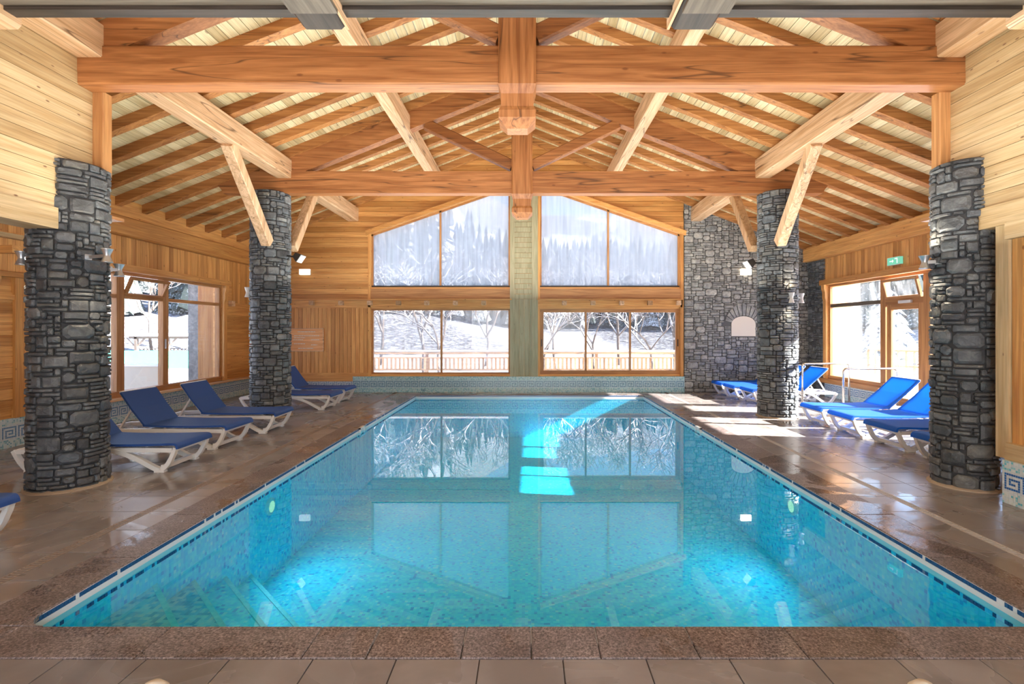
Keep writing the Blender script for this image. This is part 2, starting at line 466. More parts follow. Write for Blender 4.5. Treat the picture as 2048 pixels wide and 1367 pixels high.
M['backmist'] = glassmat('misted tinted window glass', .10, .50, .04)
def fabric(name, c, tl=.25):
    m, nt, out = newmat(name); L = nt.links.new
    d = N(nt, 'ShaderNodeBsdfPrincipled'); d.inputs['Base Color'].default_value = (*c, 1); d.inputs['Roughness'].default_value = .6
    t = N(nt, 'ShaderNodeBsdfTranslucent'); t.inputs['Color'].default_value = (min(1, c[0] * 3), min(1, c[1] * 3), min(1, c[2] * 2), 1)
    geo = N(nt, 'ShaderNodeTexCoord'); w = N(nt, 'ShaderNodeTexNoise', Scale=260.0); L(geo.outputs['Object'], w.inputs['Vector'])
    bp = N(nt, 'ShaderNodeBump', Strength=.15, Distance=.002); L(w.outputs['Fac'], bp.inputs['Height']); L(bp.outputs[0], d.inputs['Normal'])
    mx = N(nt, 'ShaderNodeMixShader'); mx.inputs[0].default_value = tl; L(d.outputs[0], mx.inputs[1]); L(t.outputs[0], mx.inputs[2])
    L(mx.outputs[0], out.inputs['Surface']); return m
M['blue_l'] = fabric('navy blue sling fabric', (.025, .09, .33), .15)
M['blue_r'] = fabric('sun brightened blue sling fabric', (.02, .15, .56), .5)  # same fabric as the left side, sunlight put into its colour

def emit(name, c, s):
    m, nt, out = newmat(name); e = N(nt, 'ShaderNodeEmission', Strength=s); e.inputs['Color'].default_value = (*c, 1)
    nt.links.new(e.outputs[0], out.inputs['Surface']); return m
M['lampglow'] = emit('lit lamp glass', (1, .93, .82), 1.2)
M['warmglow'] = emit('lit warm lamp glass', (1, .85, .66), 7.0)
M['poolglow'] = emit('underwater lamp glass', (1, .86, .55), 1.0)
M['exitgreen'] = emit('exit sign face', (.20, .62, .42), .9)
M['exitwhite'] = emit('exit sign mark', (.9, 1, .95), 1.0)

# ------------------------------------------------------------------ main dimensions
XC = -0.12                    # roof axis
XL, XR = -7.73, 7.90          # outer side walls
YB = 14.1                     # back wall plane
Y0 = -3.0                     # end of the hall behind the camera
UL, UR = -5.07, 4.92          # upper boarded walls
PX0, PX1, PY0, PY1 = -3.0, 3.08, 2.95, 13.36   # pool
def Zp(zr): return EYE + zr   # height from height above eye
SLOPE = .388
def roof_z(x): return Zp(5.45) - SLOPE * abs(x - XC)

# ------------------------------------------------------------------ floor
floor = empty('floor', (0, 0, 0), kind='structure', label='brown glazed floor tiles around the pool')
g = MB()
CW = .37; CN = .285           # coping widths (side, near)
cx0, cx1, cy0, cy1 = PX0 - .355, PX1 + .385, PY0 - .29, PY1 + .30
def ring(g, X0, X1, Ya, Yb, x0, x1, ya, yb, z0, z1):
    g.box(X0, x0, Ya, Yb, z0, z1); g.box(x1, X1, Ya, Yb, z0, z1)
    g.box(x0, x1, Ya, ya, z0, z1); g.box(x0, x1, yb, Yb, z0, z1)
ring(g, XL - .2, XR + .2, Y0, YB + .3, cx0 + .05, cx1 - .05, cy0 + .05, cy1 - .05, -.12, -.012)
g.build('screed', M['grout'], floor)
T = .4425; J = .006
DL = (-3.72, -3.63); DR = (3.78, 3.86)   # drains
tiles = []
def add_tiles(x0, x1, xo, mirror=False):
    xs = []
    x = xo
    if xo > x0 + 1e-6:
        while x > x0: x -= T
    while x < x1 - 1e-6:
        a, b = max(x, x0), min(x + T, x1)
        if b - a > .02: xs.append((a, b))
        x += T
    y = 3.49 - T * 14
    while y < YB:
        for a, b in xs:
            ya, yb = max(y, Y0), min(y + T, YB)
            if yb - ya < .02: continue
            tiles.append((a, b, ya, yb))
        y += T
add_tiles(XL, DL[0], DL[0])
add_tiles(DL[1], cx0, DL[1])
add_tiles(cx1, DR[0], cx1)
add_tiles(DR[1], XR, DR[1])
# in front of the pool and behind it
x = -3.51
xs = []
x = cx0
while x < cx1 - 1e-6:
    xs.append((x, min(x + T, cx1))); x += T
for a, b in xs:
    if b - a > .02:
        y = cy0
        while y > Y0:
            tiles.append((a, b, max(Y0, y - T), y)); y -= T
    tiles.append((a, b, cy1, YB))
# foot bath hole
FB = (6.25, 7.45, 10.15, 11.38)
def area_px(t):
    a, b, ya, yb = t
    if yb < 2.4 or ya > YB: return 0
    y = max((ya + yb) / 2, 2.4)
    if abs((a + b) / 2) / y > 1.1: return 0
    return (b - a) * (yb - ya) / y ** 3
tiles.sort(key=area_px, reverse=True)
st = MB()
tmesh = {}
for i, (a, b, ya, yb) in enumerate(tiles):
    if a < FB[1] and b > FB[0] and ya < FB[3] and yb > FB[2]:
        # cut the tile around the foot bath
        for q in ((a, min(b, FB[0]), ya, yb), (max(a, FB[1]), b, ya, yb)):
            if q[1] - q[0] > .02: st.box(q[0] + J / 2, q[1] - J / 2, q[2] + J / 2, q[3] - J / 2, -.02, 0)
        continue
    key = (round(b - a, 3), round(yb - ya, 3))
    if i < 300 and area_px((a, b, ya, yb)) > 0:
        if key not in tmesh:
            w, l = (b - a) / 2 - J / 2, (yb - ya) / 2 - J / 2
            m_ = MB(); c = .002
            vs = [(-w, -l, -.02), (w, -l, -.02), (w, l, -.02), (-w, l, -.02), (-w, -l, -c), (w, -l, -c), (w, l, -c), (-w, l, -c),
                  (-w + c, -l + c, 0), (w - c, -l + c, 0), (w - c, l - c, 0), (-w + c, l - c, 0)]
            fs = [(8, 9, 10, 11)] + [(k, (k + 1) % 4, (k + 1) % 4 + 4, k + 4) for k in range(4)] + [(k + 4, (k + 1) % 4 + 4, (k + 1) % 4 + 8, k + 8) for k in range(4)]
            m_.add(vs, fs); tmesh[key] = m_.mesh('tile', M['tile'])
        inst('tile', tmesh[key], ((a + b) / 2, (ya + yb) / 2, 0), floor)
    else:
        st.box(a + J / 2, b - J / 2, ya + J / 2, yb - J / 2, -.02, 0)
st.build('tile_field', M['tile'], floor, kind='stuff')

# foot bath in front of the door
fb = empty('foot_bath', (6.85, 10.77, -.12), 'shallow tiled foot bath sunk in the floor between the two steel handrails', 'foot bath')
g = MB(); g.box(FB[0], FB[1], FB[2], FB[3], -.14, -.10); g.build('basin', M['poolstep'], fb)
g = MB(); ring(g, FB[0] - .02, FB[1] + .02, FB[2] - .02, FB[3] + .02, FB[0] + .04, FB[1] - .04, FB[2] + .04, FB[3] - .04, -.14, .012); g.build('rim', M['poolwhite'], fb)
g = MB(); g.box(FB[0] + .04, FB[1] - .04, FB[2] + .04, FB[3] - .04, -.055, -.05); g.build('water', M['water'], fb)

# drains
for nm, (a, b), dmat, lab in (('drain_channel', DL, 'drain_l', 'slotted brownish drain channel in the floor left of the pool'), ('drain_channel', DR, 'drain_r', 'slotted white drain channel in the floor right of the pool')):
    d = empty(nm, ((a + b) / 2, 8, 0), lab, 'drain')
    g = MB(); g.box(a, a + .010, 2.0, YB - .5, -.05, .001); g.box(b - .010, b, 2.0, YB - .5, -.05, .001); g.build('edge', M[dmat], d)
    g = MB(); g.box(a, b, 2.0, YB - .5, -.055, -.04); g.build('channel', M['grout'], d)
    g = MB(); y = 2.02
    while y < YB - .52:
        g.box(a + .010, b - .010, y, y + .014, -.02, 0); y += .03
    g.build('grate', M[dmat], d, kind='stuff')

# ------------------------------------------------------------------ pool
pool = empty('swimming_pool', (0, 8, -1.1), 'long rectangular swimming pool lined in turquoise mosaic', 'pool')
WZ = -.075
D = -1.12
g = MB(); g.box(PX0, PX1, PY0, PY1, D - .1, D); g.build('pool_floor', M['poolfloor'], pool)
g = MB()
ring(g, PX0 - .2, PX1 + .2, PY0 - .2, PY1 + .2, PX0, PX1, PY0, PY1, D - .1, -.115)
g.build('pool_wall', M['poolwall'], pool)
g = MB(); ring(g, PX0 - .15, PX1 + .15, PY0 - .15, PY1 + .15, PX0 + .003, PX1 - .003, PY0 + .003, PY1 - .003, -.115, -.04); g.build('white_band', M['poolwhite'], pool, label='white band at the waterline')
g = MB(); ring(g, PX0 - .15, PX1 + .15, PY0 - .15, PY1 + .15, PX0, PX1, PY0, PY1, -.04, -.006); g.build('band_bed', M['poolwhite'], pool)
# row of dark blue tesserae below the coping
g = MB()
t = .028
y = PY0
while y < PY1:
    for xx, s in ((PX0, 1), (PX1, -1)):
        if RND.random() > .07: g.box(min(xx, xx + s * .004), max(xx, xx + s * .004), y + .002, y + t - .002, -.036, -.008)
    y += t
x = PX0
while x < PX1:
    g.box(x + .002, x + t - .002, PY1 - .004, PY1, -.036, -.008); x += t
g.build('blue_border', M['bluetile'], pool, kind='stuff', label='row of dark blue mosaic under the coping')
g = MB(); y = PY0
while y < PY1:
    for xx, s in ((PX0, 1), (PX1, -1)):
        if RND.random() > .3: g.box(min(xx, xx + s * .004), max(xx, xx + s * .004), y + .002, y + t - .002, -.145, -.12)
    y += t
g.build('lower_border', M['bluetile'], pool, kind='stuff')
# corner steps
for i, (k, z) in enumerate(((1.04, -.30), (1.5, -.50), (1.97, -.70), (2.42, -.90))):
    s = k - PX0 - PY0
    z0 = D if i == 3 else (-.5, -.7, -.9)[i]
    g = MB(); g.prism([(PX0, PY0, z0), (PX0 + s, PY0, z0), (PX0, PY0 + s, z0)], (0, 0, z - z0)); g.build('step', M['poolstep'] if i < 2 else M['poolfloor'], pool)
    g = MB(); e = .05
    g.prism([(PX0 + s + .005, PY0, z - .04), (PX0, PY0 + s + .005, z - .04), (PX0, PY0 + s - e, z - .04), (PX0 + s - e, PY0, z - .04)], (0, 0, .045))
    g.build('nosing', mosaic('pale nosing %d' % i, [(0, (.25, .75, .85)), (.5, (.35, .82, .88))], .03) if i == 0 else bpy.data.materials['pale nosing 0'], pool, label='pale nosing strip')
# water is its own continuous surface
g = MB(); g.add([(PX0, PY0, WZ), (PX1, PY0, WZ), (PX1, PY1, WZ), (PX0, PY1, WZ)], [(0, 1, 2, 3)])
g.build('water_surface', M['water'], pool, label='still clear turquoise water')
for sx, lab in ((-1, 'left'), (1, 'right')):
    xw = PX0 if sx < 0 else PX1
    l = empty('pool_lamp', (xw, 5.8, -.30), 'round underwater lamp on the %s wall of the pool' % lab, 'lamp')
    g = MB(); g.lathe([(.0, 0), (.10, 0), (.10, .02), (.07, .03)], (xw, 5.8, -.30), 20, 'x') if sx < 0 else g.lathe([(.07, -.03), (.10, -.02), (.10, 0), (0, 0)], (xw, 5.8, -.30), 20, 'x')
    g.build('rim', M['poolwhite'], l)
    g = MB(); g.lathe([(.06, 0), (.065, .031 * -sx * -1), (.03, .04 * sx * -1 * -1)], (xw, 5.8, -.30), 20, 'x'); g.v = [(xw + abs(v[0] - xw) * (1 if sx < 0 else -1), v[1], v[2]) for v in g.v]
    g.build('lens', M['poolglow'], l)
    d_ = bpy.data.lights.new('pool_lamp_light', 'AREA'); d_.shape = 'DISK'; d_.size = .14; d_.energy = 14; d_.color = (.55, .82, 1); d_.specular_factor = 0.1
    o_ = bpy.data.objects.new('pool_lamp_light', d_); COL.objects.link(o_); o_.parent = l; o_.location = (-sx * .05, 0, 0); o_.rotation_euler = (0, sx * math.pi / 2, 0)
    s = empty('skimmer', (xw, 9.0, -.1), 'small white skimmer opening in the %s pool edge' % lab, 'skimmer')
    a, b = (xw - .02, xw + .03) if sx < 0 else (xw - .03, xw + .02)
    g = MB(); g.box(a, b, 8.86, 8.89, -.10, .005); g.box(a, b, 9.11, 9.14, -.10, .005); g.box(a, b, 8.86, 9.14, -.02, .005); g.build('skimmer_frame', M['poolwhite'], s)

# coping
cop = empty('pool_coping', (0, PY0, 0), 'speckled brown granite coping slabs around the pool', 'coping')
def slab(x0, x1, y0, y1, cut=None):
    g = MB(); j = .002; c = .006
    x0 += j; x1 -= j; y0 += j; y1 -= j
    vs = [(x0, y0, -.035), (x1, y0, -.035), (x1, y1, -.035), (x0, y1, -.035), (x0, y0, .004 - c), (x1, y0, .004 - c), (x1, y1, .004 - c), (x0, y1, .004 - c),
          (x0 + c, y0 + c, .004), (x1 - c, y0 + c, .004), (x1 - c, y1 - c, .004), (x0 + c, y1 - c, .004)]
    fs = [(8, 9, 10, 11), (3, 2, 1, 0)] + [(k, (k + 1) % 4, (k + 1) % 4 + 4, k + 4) for k in range(4)] + [(k + 4, (k + 1) % 4 + 4, (k + 1) % 4 + 8, k + 8) for k in range(4)]
    g.add(vs, fs); g.build('slab', M['granite'], cop)
y = PY0
while y < PY1 - .01:
    y2 = min(y + .89, PY1)
    slab(cx0, PX0, y, y2); slab(PX1, cx1, y, y2); y = y2
xs = [cx0]
# joints of the near coping as in the photograph
for px in (-2.99, -2.1, -1.21, -.865, -.36, .018, .39, .92, 1.5, 2.1, 2.65, 3.08): xs.append(px)
xs.append(cx1)
for a, b in zip(xs, xs[1:]):
    slab(a, b, cy0, PY0)
    slab(a, b, PY1, cy1)
# rounded inner corners
for sx, xw in ((1, PX0), (-1, PX1)):
    for sy, yw in ((1, PY0), (-1, PY1)):
        pts = [(xw, yw, -.03)]
        r = .14
        for k in range(7):
            t_ = math.pi / 2 * k / 6
            pts.append((xw + sx * (r - r * math.sin(t_)), yw + sy * (r - r * math.cos(t_)), -.03))
        g = MB(); g.prism(pts, (0, 0, .034)); g.build('corner_fillet', M['granite'], cop)

# ------------------------------------------------------------------ ceiling
ceil = empty('ceiling', (0, 0, Zp(5.45)), kind='structure', label='pitched timber ceiling of pale boards on orange rafters')
CL = YB + .3 - Y0
ang = math.atan(SLOPE); BW = .15
g = MB(); g.box(-BW / 2 + .004, BW / 2 - .004, -CL / 2, CL / 2, 0, .022)
for sx in (-1, 1):
    bm = g.mesh('board', M['ceil'])
    n = int(8.6 / BW)
    for k in range(n):
        d = (k + .5) * BW
        x = XC + sx * d * math.cos(ang); z = Zp(5.45) - d * math.sin(ang)
        if x < XL - .45 or x > XR + .45: continue
        inst('board', bm, (x, (YB + .3 + Y0) / 2, z - wloc(ceil)[2]), ceil, (0, sx * ang, 0))
gg = MB()
for sx in (-1, 1):
    p = Vector((XC, 0, Zp(5.45) + .03)); q = Vector((XC + sx * 8.7, 0, Zp(5.45) + .03 - 8.7 * SLOPE))
    gg.add([(p.x, Y0, p.z), (q.x, Y0, q.z), (q.x, YB + .5, q.z), (p.x, YB + .5, p.z)], [(0, 1, 2, 3) if sx < 0 else (3, 2, 1, 0)])
    gg.add([(p.x, Y0, p.z + .2), (q.x, Y0, q.z + .2), (q.x, YB + .5, q.z + .2), (p.x, YB + .5, p.z + .2)], [(0, 1, 2, 3)])
gg.build('roof_deck', M['snow'], ceil)
RH = .15; RW = .14
for sx in (-1, 1):
    g = MB()
    x0, x1 = XC + sx * .02, (XL - .25 if sx < 0 else XR + .25)
    z0, z1 = roof_z(x0), roof_z(x1)
    vh = RH / math.cos(ang)
    g.prism([(x0, -RW / 2, z0), (x0, -RW / 2, z0 - vh), (x1, -RW / 2, z1 - vh), (x1, -RW / 2, z1)], (0, RW, 0))
    rm = g.mesh('rafter', M['rafter'], wloc(ceil))
    for k in range(25):
        y = YB - .12 - .65 * k
        if y < Y0: break
        inst('rafter', rm, (0, y, 0), ceil)

# purlins and ridge
def purlin(x0, x1, z0, z1, label, y0=4.2):
    g = MB(); g.bar(((x0 + x1) / 2, y0, Zp((z0 + z1) / 2) + .02), ((x0 + x1) / 2, YB - .02, Zp((z0 + z1) / 2) + .02), abs(x1 - x0), z1 - z0 + .04, ch=.015)
    return g.build('purlin', M['purlin_y'], None, label, 'beam', at=((x0 + x1) / 2, y0, Zp(z0)))
purlin(-5.07, -4.77, 3.05, 3.39, 'pale lower left purlin running over the left stone columns')
purlin(4.58, 4.88, 3.05, 3.39, 'pale lower right purlin running over the right stone columns')
purlin(-2.60, -2.38, 3.95, 4.29, 'pale upper left purlin under the rafters')
purlin(2.14, 2.36, 3.95, 4.29, 'pale upper right purlin under the rafters')
purlin(XC - .13, XC + .13, 4.95, 5.25, 'ridge beam along the top of the roof', 6)

# ------------------------------------------------------------------ trusses
def pendant(g, cx, yc, w, d, ztop, zbot):
    """square post with a carved foot: neck groove, block, pyramid"""
    def frust(z0, w0, z1, w1):
        a, b = w0 / 2, w1 / 2; da, db = d / 2 * w0 / w, d / 2 * w1 / w
        vs = [(cx - a, yc - da, z0), (cx + a, yc - da, z0), (cx + a, yc + da, z0), (cx - a, yc + da, z0),
              (cx - b, yc - db, z1), (cx + b, yc - db, z1), (cx + b, yc + db, z1), (cx - b, yc + db, z1)]
        g.add(vs, [(0, 1, 2, 3), (7, 6, 5, 4)] + [(k, k + 4, (k + 1) % 4 + 4, (k + 1) % 4) for k in range(4)])
    z = ztop
    frust(z, w, z - .10, w * .86); frust(z - .10, w * .86, z - .24, w * .86); frust(z - .24, w * .86, z - .29, w * .98)
    frust(z - .29, w * .98, zbot + .10, w * .98); frust(zbot + .10, w * .98, zbot, w * .55)
def truss(yf, xl, xr, label, ends):
    zt, zb = Zp(3.19), Zp(2.75)
    yc = yf + .11
    t = empty('roof_truss', (XC, yc, zb), label, 'truss')
    for sx, xe, xi in ((-1, xl, XC - .21), (1, xr, XC + .21)):
        g = MB()
        if ends:   # nosed free end
            pts = [(xi, yf, zb), (xe - sx * .10, yf, zb), (xe - sx * .08, yf, zb + .06), (xe, yf, zb + .16), (xe, yf, zt), (xi, yf, zt)]
            g.prism(pts, (0, .22, 0))
        else:
            g.bar((xi, yc, (zt + zb) / 2), (xe, yc, (zt + zb) / 2), .22, zt - zb, ch=.018)
        g.build('tie_beam', M['beam_x'], t)
    g = MB(); g.box(XC - .16, XC + .16, yc - .17, yc + .17, zb + .08, Zp(5.2))
    w = .42
    # chamfered post front
    zs = Zp(2.72)
    g = MB(); g.bar((XC, yc - .02, zs), (XC, yc - .02, Zp(5.0)), w, .34, up=(0, 1, 0), ch=.03)
    pendant(g, XC, yc - .02, w, .34, zs, Zp(2.25))
    g.build('king_post', M['beam_z'], t)
    for sx in (-1, 1):
        top = lambda x: Zp(3.82) - .4 * (abs(x - XC) - 3.82)
        g = MB()
        x1 = XC + sx * .18; x2 = XC + sx * 4.9
        th = .40
        za, zb2 = top(x1), top(x2)
        poly = [(x1, yf + .02, za), (x1, yf + .02, za - th)]
        # meets the tie beam top
        xm = XC + sx * (3.82 + (3.82 - th - 3.17) / .4)
        poly += [(xm, yf + .02, Zp(3.17)), (XC + sx * 5.3, yf + .02, Zp(3.17)), (XC + sx * 5.3, yf + .02, top(XC + sx * 5.3))]
        g.prism(poly, (0, .2, 0)); g.build('principal_rafter', M['beam_x'], t)
        g = MB(); p = (XC + sx * 1.95, yc, top(XC + sx * 1.95) - th + .02); q = (XC + sx * .2, yc, Zp(3.33))
        g.bar((p[0], p[1], p[2] - .02), q, .17, .21, up=(0, 0, 1), ch=.02); g.build('strut', M['beam_x'], t)
        # scroll-cut cleat holding the upper purlin
        cxp = XC + sx * 2.60; g = MB()
        s0 = top(cxp)
        pp = [(cxp, s0 - .05), (cxp, s0 + .12), (cxp + sx * .16, s0 + .15), (cxp + sx * .30, s0 + .08), (cxp + sx * .42, s0 + .03), (cxp + sx * .46, s0 - .07), (cxp + sx * .62, s0 - .10), (cxp + sx * .70, s0 - .19), (cxp + sx * .69, s0 - .30)]
        g.prism([(a, yf + .03, b) for a, b in pp], (0, .18, 0)); g.build('cleat', M['beam_x'], t, label='scroll-cut cleat')
    return t
truss(5.60, UL, UR, 'large orange roof truss nearest the camera, tie beam between the boarded walls', False)
truss(10.07, -6.25, 6.05, 'smaller looking orange roof truss resting on the two far stone columns', True)

# braces from the far columns up to the lower purlins
for sx, xa, xb, side in ((-1, -5.10, -4.95, 'left'), (1, 4.93, 4.74, 'right')):
    for yb_, yt, w, lab in ((9.78, 8.25, .2, 'pale diagonal brace rising from the far %s column towards the camera'), (10.5, 11.5, .18, 'pale diagonal brace rising from the far %s column towards the back wall')):
        g = MB()
        g.bar((xa if yb_ < 10 else xb, yb_, Zp(1.70)), (xb, yt, Zp(3.08)), w, .18, up=(1, 0, 0), ch=.012)
        g.build('timber_brace', M['purlin_z'], None, lab % side, 'brace', at=(xb, yb_, Zp(1.70)))
# posts on the near columns
for x, side in ((-4.99, 'left'), (4.84, 'right')):
    g = MB(); g.bar((x, 5.86, Zp(1.80)), (x, 5.86, Zp(2.76)), .13, .13, up=(0, 1, 0), ch=.008)
    g.build('timber_post', M['frame_z'], None, 'short wooden post on top of the near %s column under the tie beam' % side, 'post', at=(x, 5.86, Zp(1.8)))

# ------------------------------------------------------------------ dark beam and joists above the camera
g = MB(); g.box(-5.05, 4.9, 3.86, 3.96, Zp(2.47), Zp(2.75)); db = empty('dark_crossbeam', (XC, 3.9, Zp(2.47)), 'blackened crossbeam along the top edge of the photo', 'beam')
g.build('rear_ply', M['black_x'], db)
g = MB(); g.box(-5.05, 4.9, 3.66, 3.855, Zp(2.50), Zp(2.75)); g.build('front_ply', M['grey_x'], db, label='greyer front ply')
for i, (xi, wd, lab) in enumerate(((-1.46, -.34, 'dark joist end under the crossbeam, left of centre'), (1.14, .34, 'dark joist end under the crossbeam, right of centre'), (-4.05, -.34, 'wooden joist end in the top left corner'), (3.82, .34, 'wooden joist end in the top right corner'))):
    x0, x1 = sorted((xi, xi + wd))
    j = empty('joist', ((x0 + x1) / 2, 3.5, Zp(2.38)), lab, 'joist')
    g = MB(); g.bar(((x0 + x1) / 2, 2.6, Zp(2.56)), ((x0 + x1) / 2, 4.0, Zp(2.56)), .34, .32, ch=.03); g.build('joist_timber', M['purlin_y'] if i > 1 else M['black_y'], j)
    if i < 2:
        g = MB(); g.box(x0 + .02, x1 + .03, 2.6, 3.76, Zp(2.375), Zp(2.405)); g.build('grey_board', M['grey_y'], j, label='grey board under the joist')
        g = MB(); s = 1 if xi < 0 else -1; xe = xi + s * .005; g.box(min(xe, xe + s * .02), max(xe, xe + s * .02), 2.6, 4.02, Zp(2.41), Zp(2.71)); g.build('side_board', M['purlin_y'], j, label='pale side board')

# ------------------------------------------------------------------ upper boarded walls above the near columns
def clad_h_x(struct, xw, y0, y1, z0, ztop, bw, mat, face, th=.02):
    """horizontal boards on a wall plane x = xw, facing `face`"""
    n = int((ztop - z0) / bw) + 1
    mb = MB(); mb.box(0, th, y0, y1, .003, bw - .003) if face > 0 else mb.box(-th, 0, y0, y1, .003, bw - .003)
    me = mb.mesh('plank', mat)
    o = wloc(struct)
    for k in range(n):
        z = z0 + k * bw
        if z > ztop - .03: break
        inst('plank', me, (xw - o[0] + RND.uniform(-.003, .003), -o[1], z - o[2]), struct)
for side, xw, face in (('left', UL, 1), ('right', UR, -1)):
    w = empty('wall_upper_' + side, (xw, 3, Zp(1.1)), kind='structure', label='upper wall of pale horizontal pine boards above the near %s column' % side)
    g = MB(); zt = roof_z(xw) - .0
    g.box(*sorted((xw - face * .001, xw - face * .25)), Y0, 5.8, Zp(1.1), zt); g.build('backing', M['pale_y'], w)
    clad_h_x(w, xw, Y0, 5.8, Zp(1.30), zt - .02, .145, M['pale_y'], face)
    # fascia board at the bottom with end standing proud
    g = MB(); g.box(*sorted((xw + face * .055, xw - face * .26)), Y0, 5.34 if face > 0 else 5.40, Zp(1.075), Zp(1.30)); g.build('fascia', M['pale_y'], w)
    g = MB(); xs_ = XL if side == 'left' else XR
    g.box(*sorted((xw - face * .26, xs_)), Y0, 6.6, Zp(1.42), Zp(1.46)); g.build('soffit', M['frame_y'], w, label='dark soffit')

# ------------------------------------------------------------------ stones
def rubble(W, H, cw, ch, seed, sizes, wts, wrap=False, hole=None):
    nx, nz = int(round(W / cw)), int(round(H / ch)); cw = W / nx; ch = H / nz
    rd = random.Random(seed); occ = [[False] * nx for _ in range(nz)]; out = []
    if hole:
        for k in range(nz):
            for i in range(nx):
                if hole((i + .5) * cw, (k + .5) * ch): occ[k][i] = True
    for k in range(nz):
        st_ = rd.randrange(nx)
        for ii in range(nx):
            i = (ii + st_) % nx if wrap else ii
            if occ[k][i]: continue
            for _ in range(6):
                a, b = rd.choices(sizes, wts)[0]
                ok = True
                for dz in range(b):
                    for dx in range(a):
                        q = i + dx
                        if wrap: q %= nx
                        elif q >= nx: ok = False; break
                        if k + dz >= nz or occ[k + dz][q]: ok = False; break
                    if not ok: break
                if ok: break
            else: a = b = 1
            if a == b == 1 and (wrap or i + 1 < nx) and not occ[k][(i + 1) % nx]: a = 2
            for dz in range(b):
                for dx in range(a): occ[k + dz][(i + dx) % nx] = True
            out.append((i * cw, k * ch, a * cw, b * ch))
    return out
def stone_geo(rd, u0, v0, w, h, depth, gap=.0035):
    """rings of (u, v, d) for one stone"""
    j = min(w, h) * .16; c = min(w, h) * rd.uniform(.08, .30)
    a0, a1, b0, b1 = u0 + gap, u0 + w - gap, v0 + gap, v0 + h - gap
    R = lambda s=1: rd.uniform(-j, j) * .5 * s
    um = (a0 + a1) / 2
    pts = [(a0 + c + R(), b0), (um + R(), b0 + abs(R(.4))), (a1 - c + R(), b0), (a1, b0 + c + R()), (a1, b1 - c + R()), (a1 - c + R(), b1), (um + R(), b1 - abs(R(.4))), (a0 + c + R(), b1), (a0, b1 - c + R()), (a0, b0 + c + R())]
    cu, cv = (a0 + a1) / 2 + R(), (b0 + b1) / 2 + R()
    dd = depth * rd.uniform(.6, 1.0)
    k2 = min(.90, 1 - .008 / min(w, h)); k3 = rd.uniform(.62, .78)
    r0 = [(u, v, -.02) for u, v in pts]
    r1 = [(cu + (u - cu) * k2 ** .5, cv + (v - cv) * k2 ** .5, dd * .55) for u, v in pts]
    r2 = [(cu + (u - cu) * k3, cv + (v - cv) * k3, dd * rd.uniform(.85, 1.1)) for u, v in pts]
    n = 10
    vs = r0 + r1 + r2 + [(cu, cv, dd * 1.02)]
    fs = []
    for r in (0, 1):
        for i in range(n): fs.append((r * n + i, r * n + (i + 1) % n, (r + 1) * n + (i + 1) % n, (r + 1) * n + i))
    for i in range(n): fs.append((2 * n + i, 2 * n + (i + 1) % n, 3 * n))
    return vs, fs
SZ = [(5, 4), (4, 4), (4, 3), (3, 3), (5, 2), (4, 2), (3, 2), (5, 1), (4, 1), (3, 1), (2, 1), (2, 2), (1, 2), (2, 3)]
WT = [3, 4, 5, 5, 6, 8, 8, 9, 14, 14, 8, 7, 4, 4]
def column(cx, cy, r, h, seed, mat, label, cw=.060, ch=.043):
    col = empty('stone_column', (cx, cy, 0), label, 'column')
    rc = r - .03
    g = MB(); g.lathe([(rc, 0), (rc, h - .01), (rc * .98, h)], (cx, cy, 0), 40); g.build('mortar_core', M['mortar'], col)
    g = MB(); n = 48; pr = []
    g.lathe([(r + .035, 0), (r + .03, .012), (r - .01, .03)], (cx, cy, 0), n); g.build('mortar_lip', M['mortar_lip'], col, label='beige mortar foot')
    W = 2 * math.pi * r
    sts = rubble(W, h - .01, cw, ch, seed, SZ, WT, wrap=True)
    rd = random.Random(seed + 5)
    view = math.atan2(-cy, -cx)
    items = []
    for (u, v, w, hh) in sts:
        th = (u + w / 2) / r
        vs, fs = stone_geo(rd, u, v, w, hh, .04)
        P = [(cx + (rc + .005 + max(d, -.02)) * math.cos(uu / r), cy + (rc + .005 + d) * math.sin(uu / r), vv) for uu, vv, d in vs]
        facing = math.cos(th - view)
        items.append((facing > .02, w * hh * max(facing, 0), th, v + hh / 2, P, fs))
    vis = sorted([i for i in items if i[0]], key=lambda i: -i[1])
    rest = vis[290:] + [i for i in items if not i[0]]
    for _, _, th, z, P, fs in vis[:290]:
        g = MB(); g.add(P, fs); g.build('stone', mat, col)
    g = MB()
    for it in rest: g.add(it[4], it[5])
    g.build('stonework', mat, col, kind='stuff')
    return col
column(-5.19, 5.66, .355, 3.60, 3, M['slate'], 'thick dark slate column nearest the camera on the left')
column(4.94, 5.67, .30, 3.62, 8, M['slate'], 'dark slate column nearest the camera on the right')
column(-5.24, 10.18, .375, 4.52, 21, M['slate2'], 'lighter stone column further back on the left behind the loungers')
column(5.07, 10.16, .375, 4.52, 34, M['slate2'], 'lighter stone column further back on the right by the handrails')

# ------------------------------------------------------------------ back wall
PXM = .0141
def bx(px): return (px - 1056) * PXM
def bz(py): return EYE + (659 - py) * PXM
wb = empty('wall_back', (0, YB, 0), kind='structure', label='gable end wall with pine cladding, stone and tall windows')
ZS0 = bz(752)                                    # curb top
openings = {}
LX0, LX1, RX0, RX1 = bx(742), bx(1020), bx(1080), bx(1360)
def head(x):                                     # sloped head of the upper windows
    return bz(468) + .346 * (min(x - LX0, RX1 - x))
zl0, zl1, zu0 = bz(748), bz(617), bz(574)
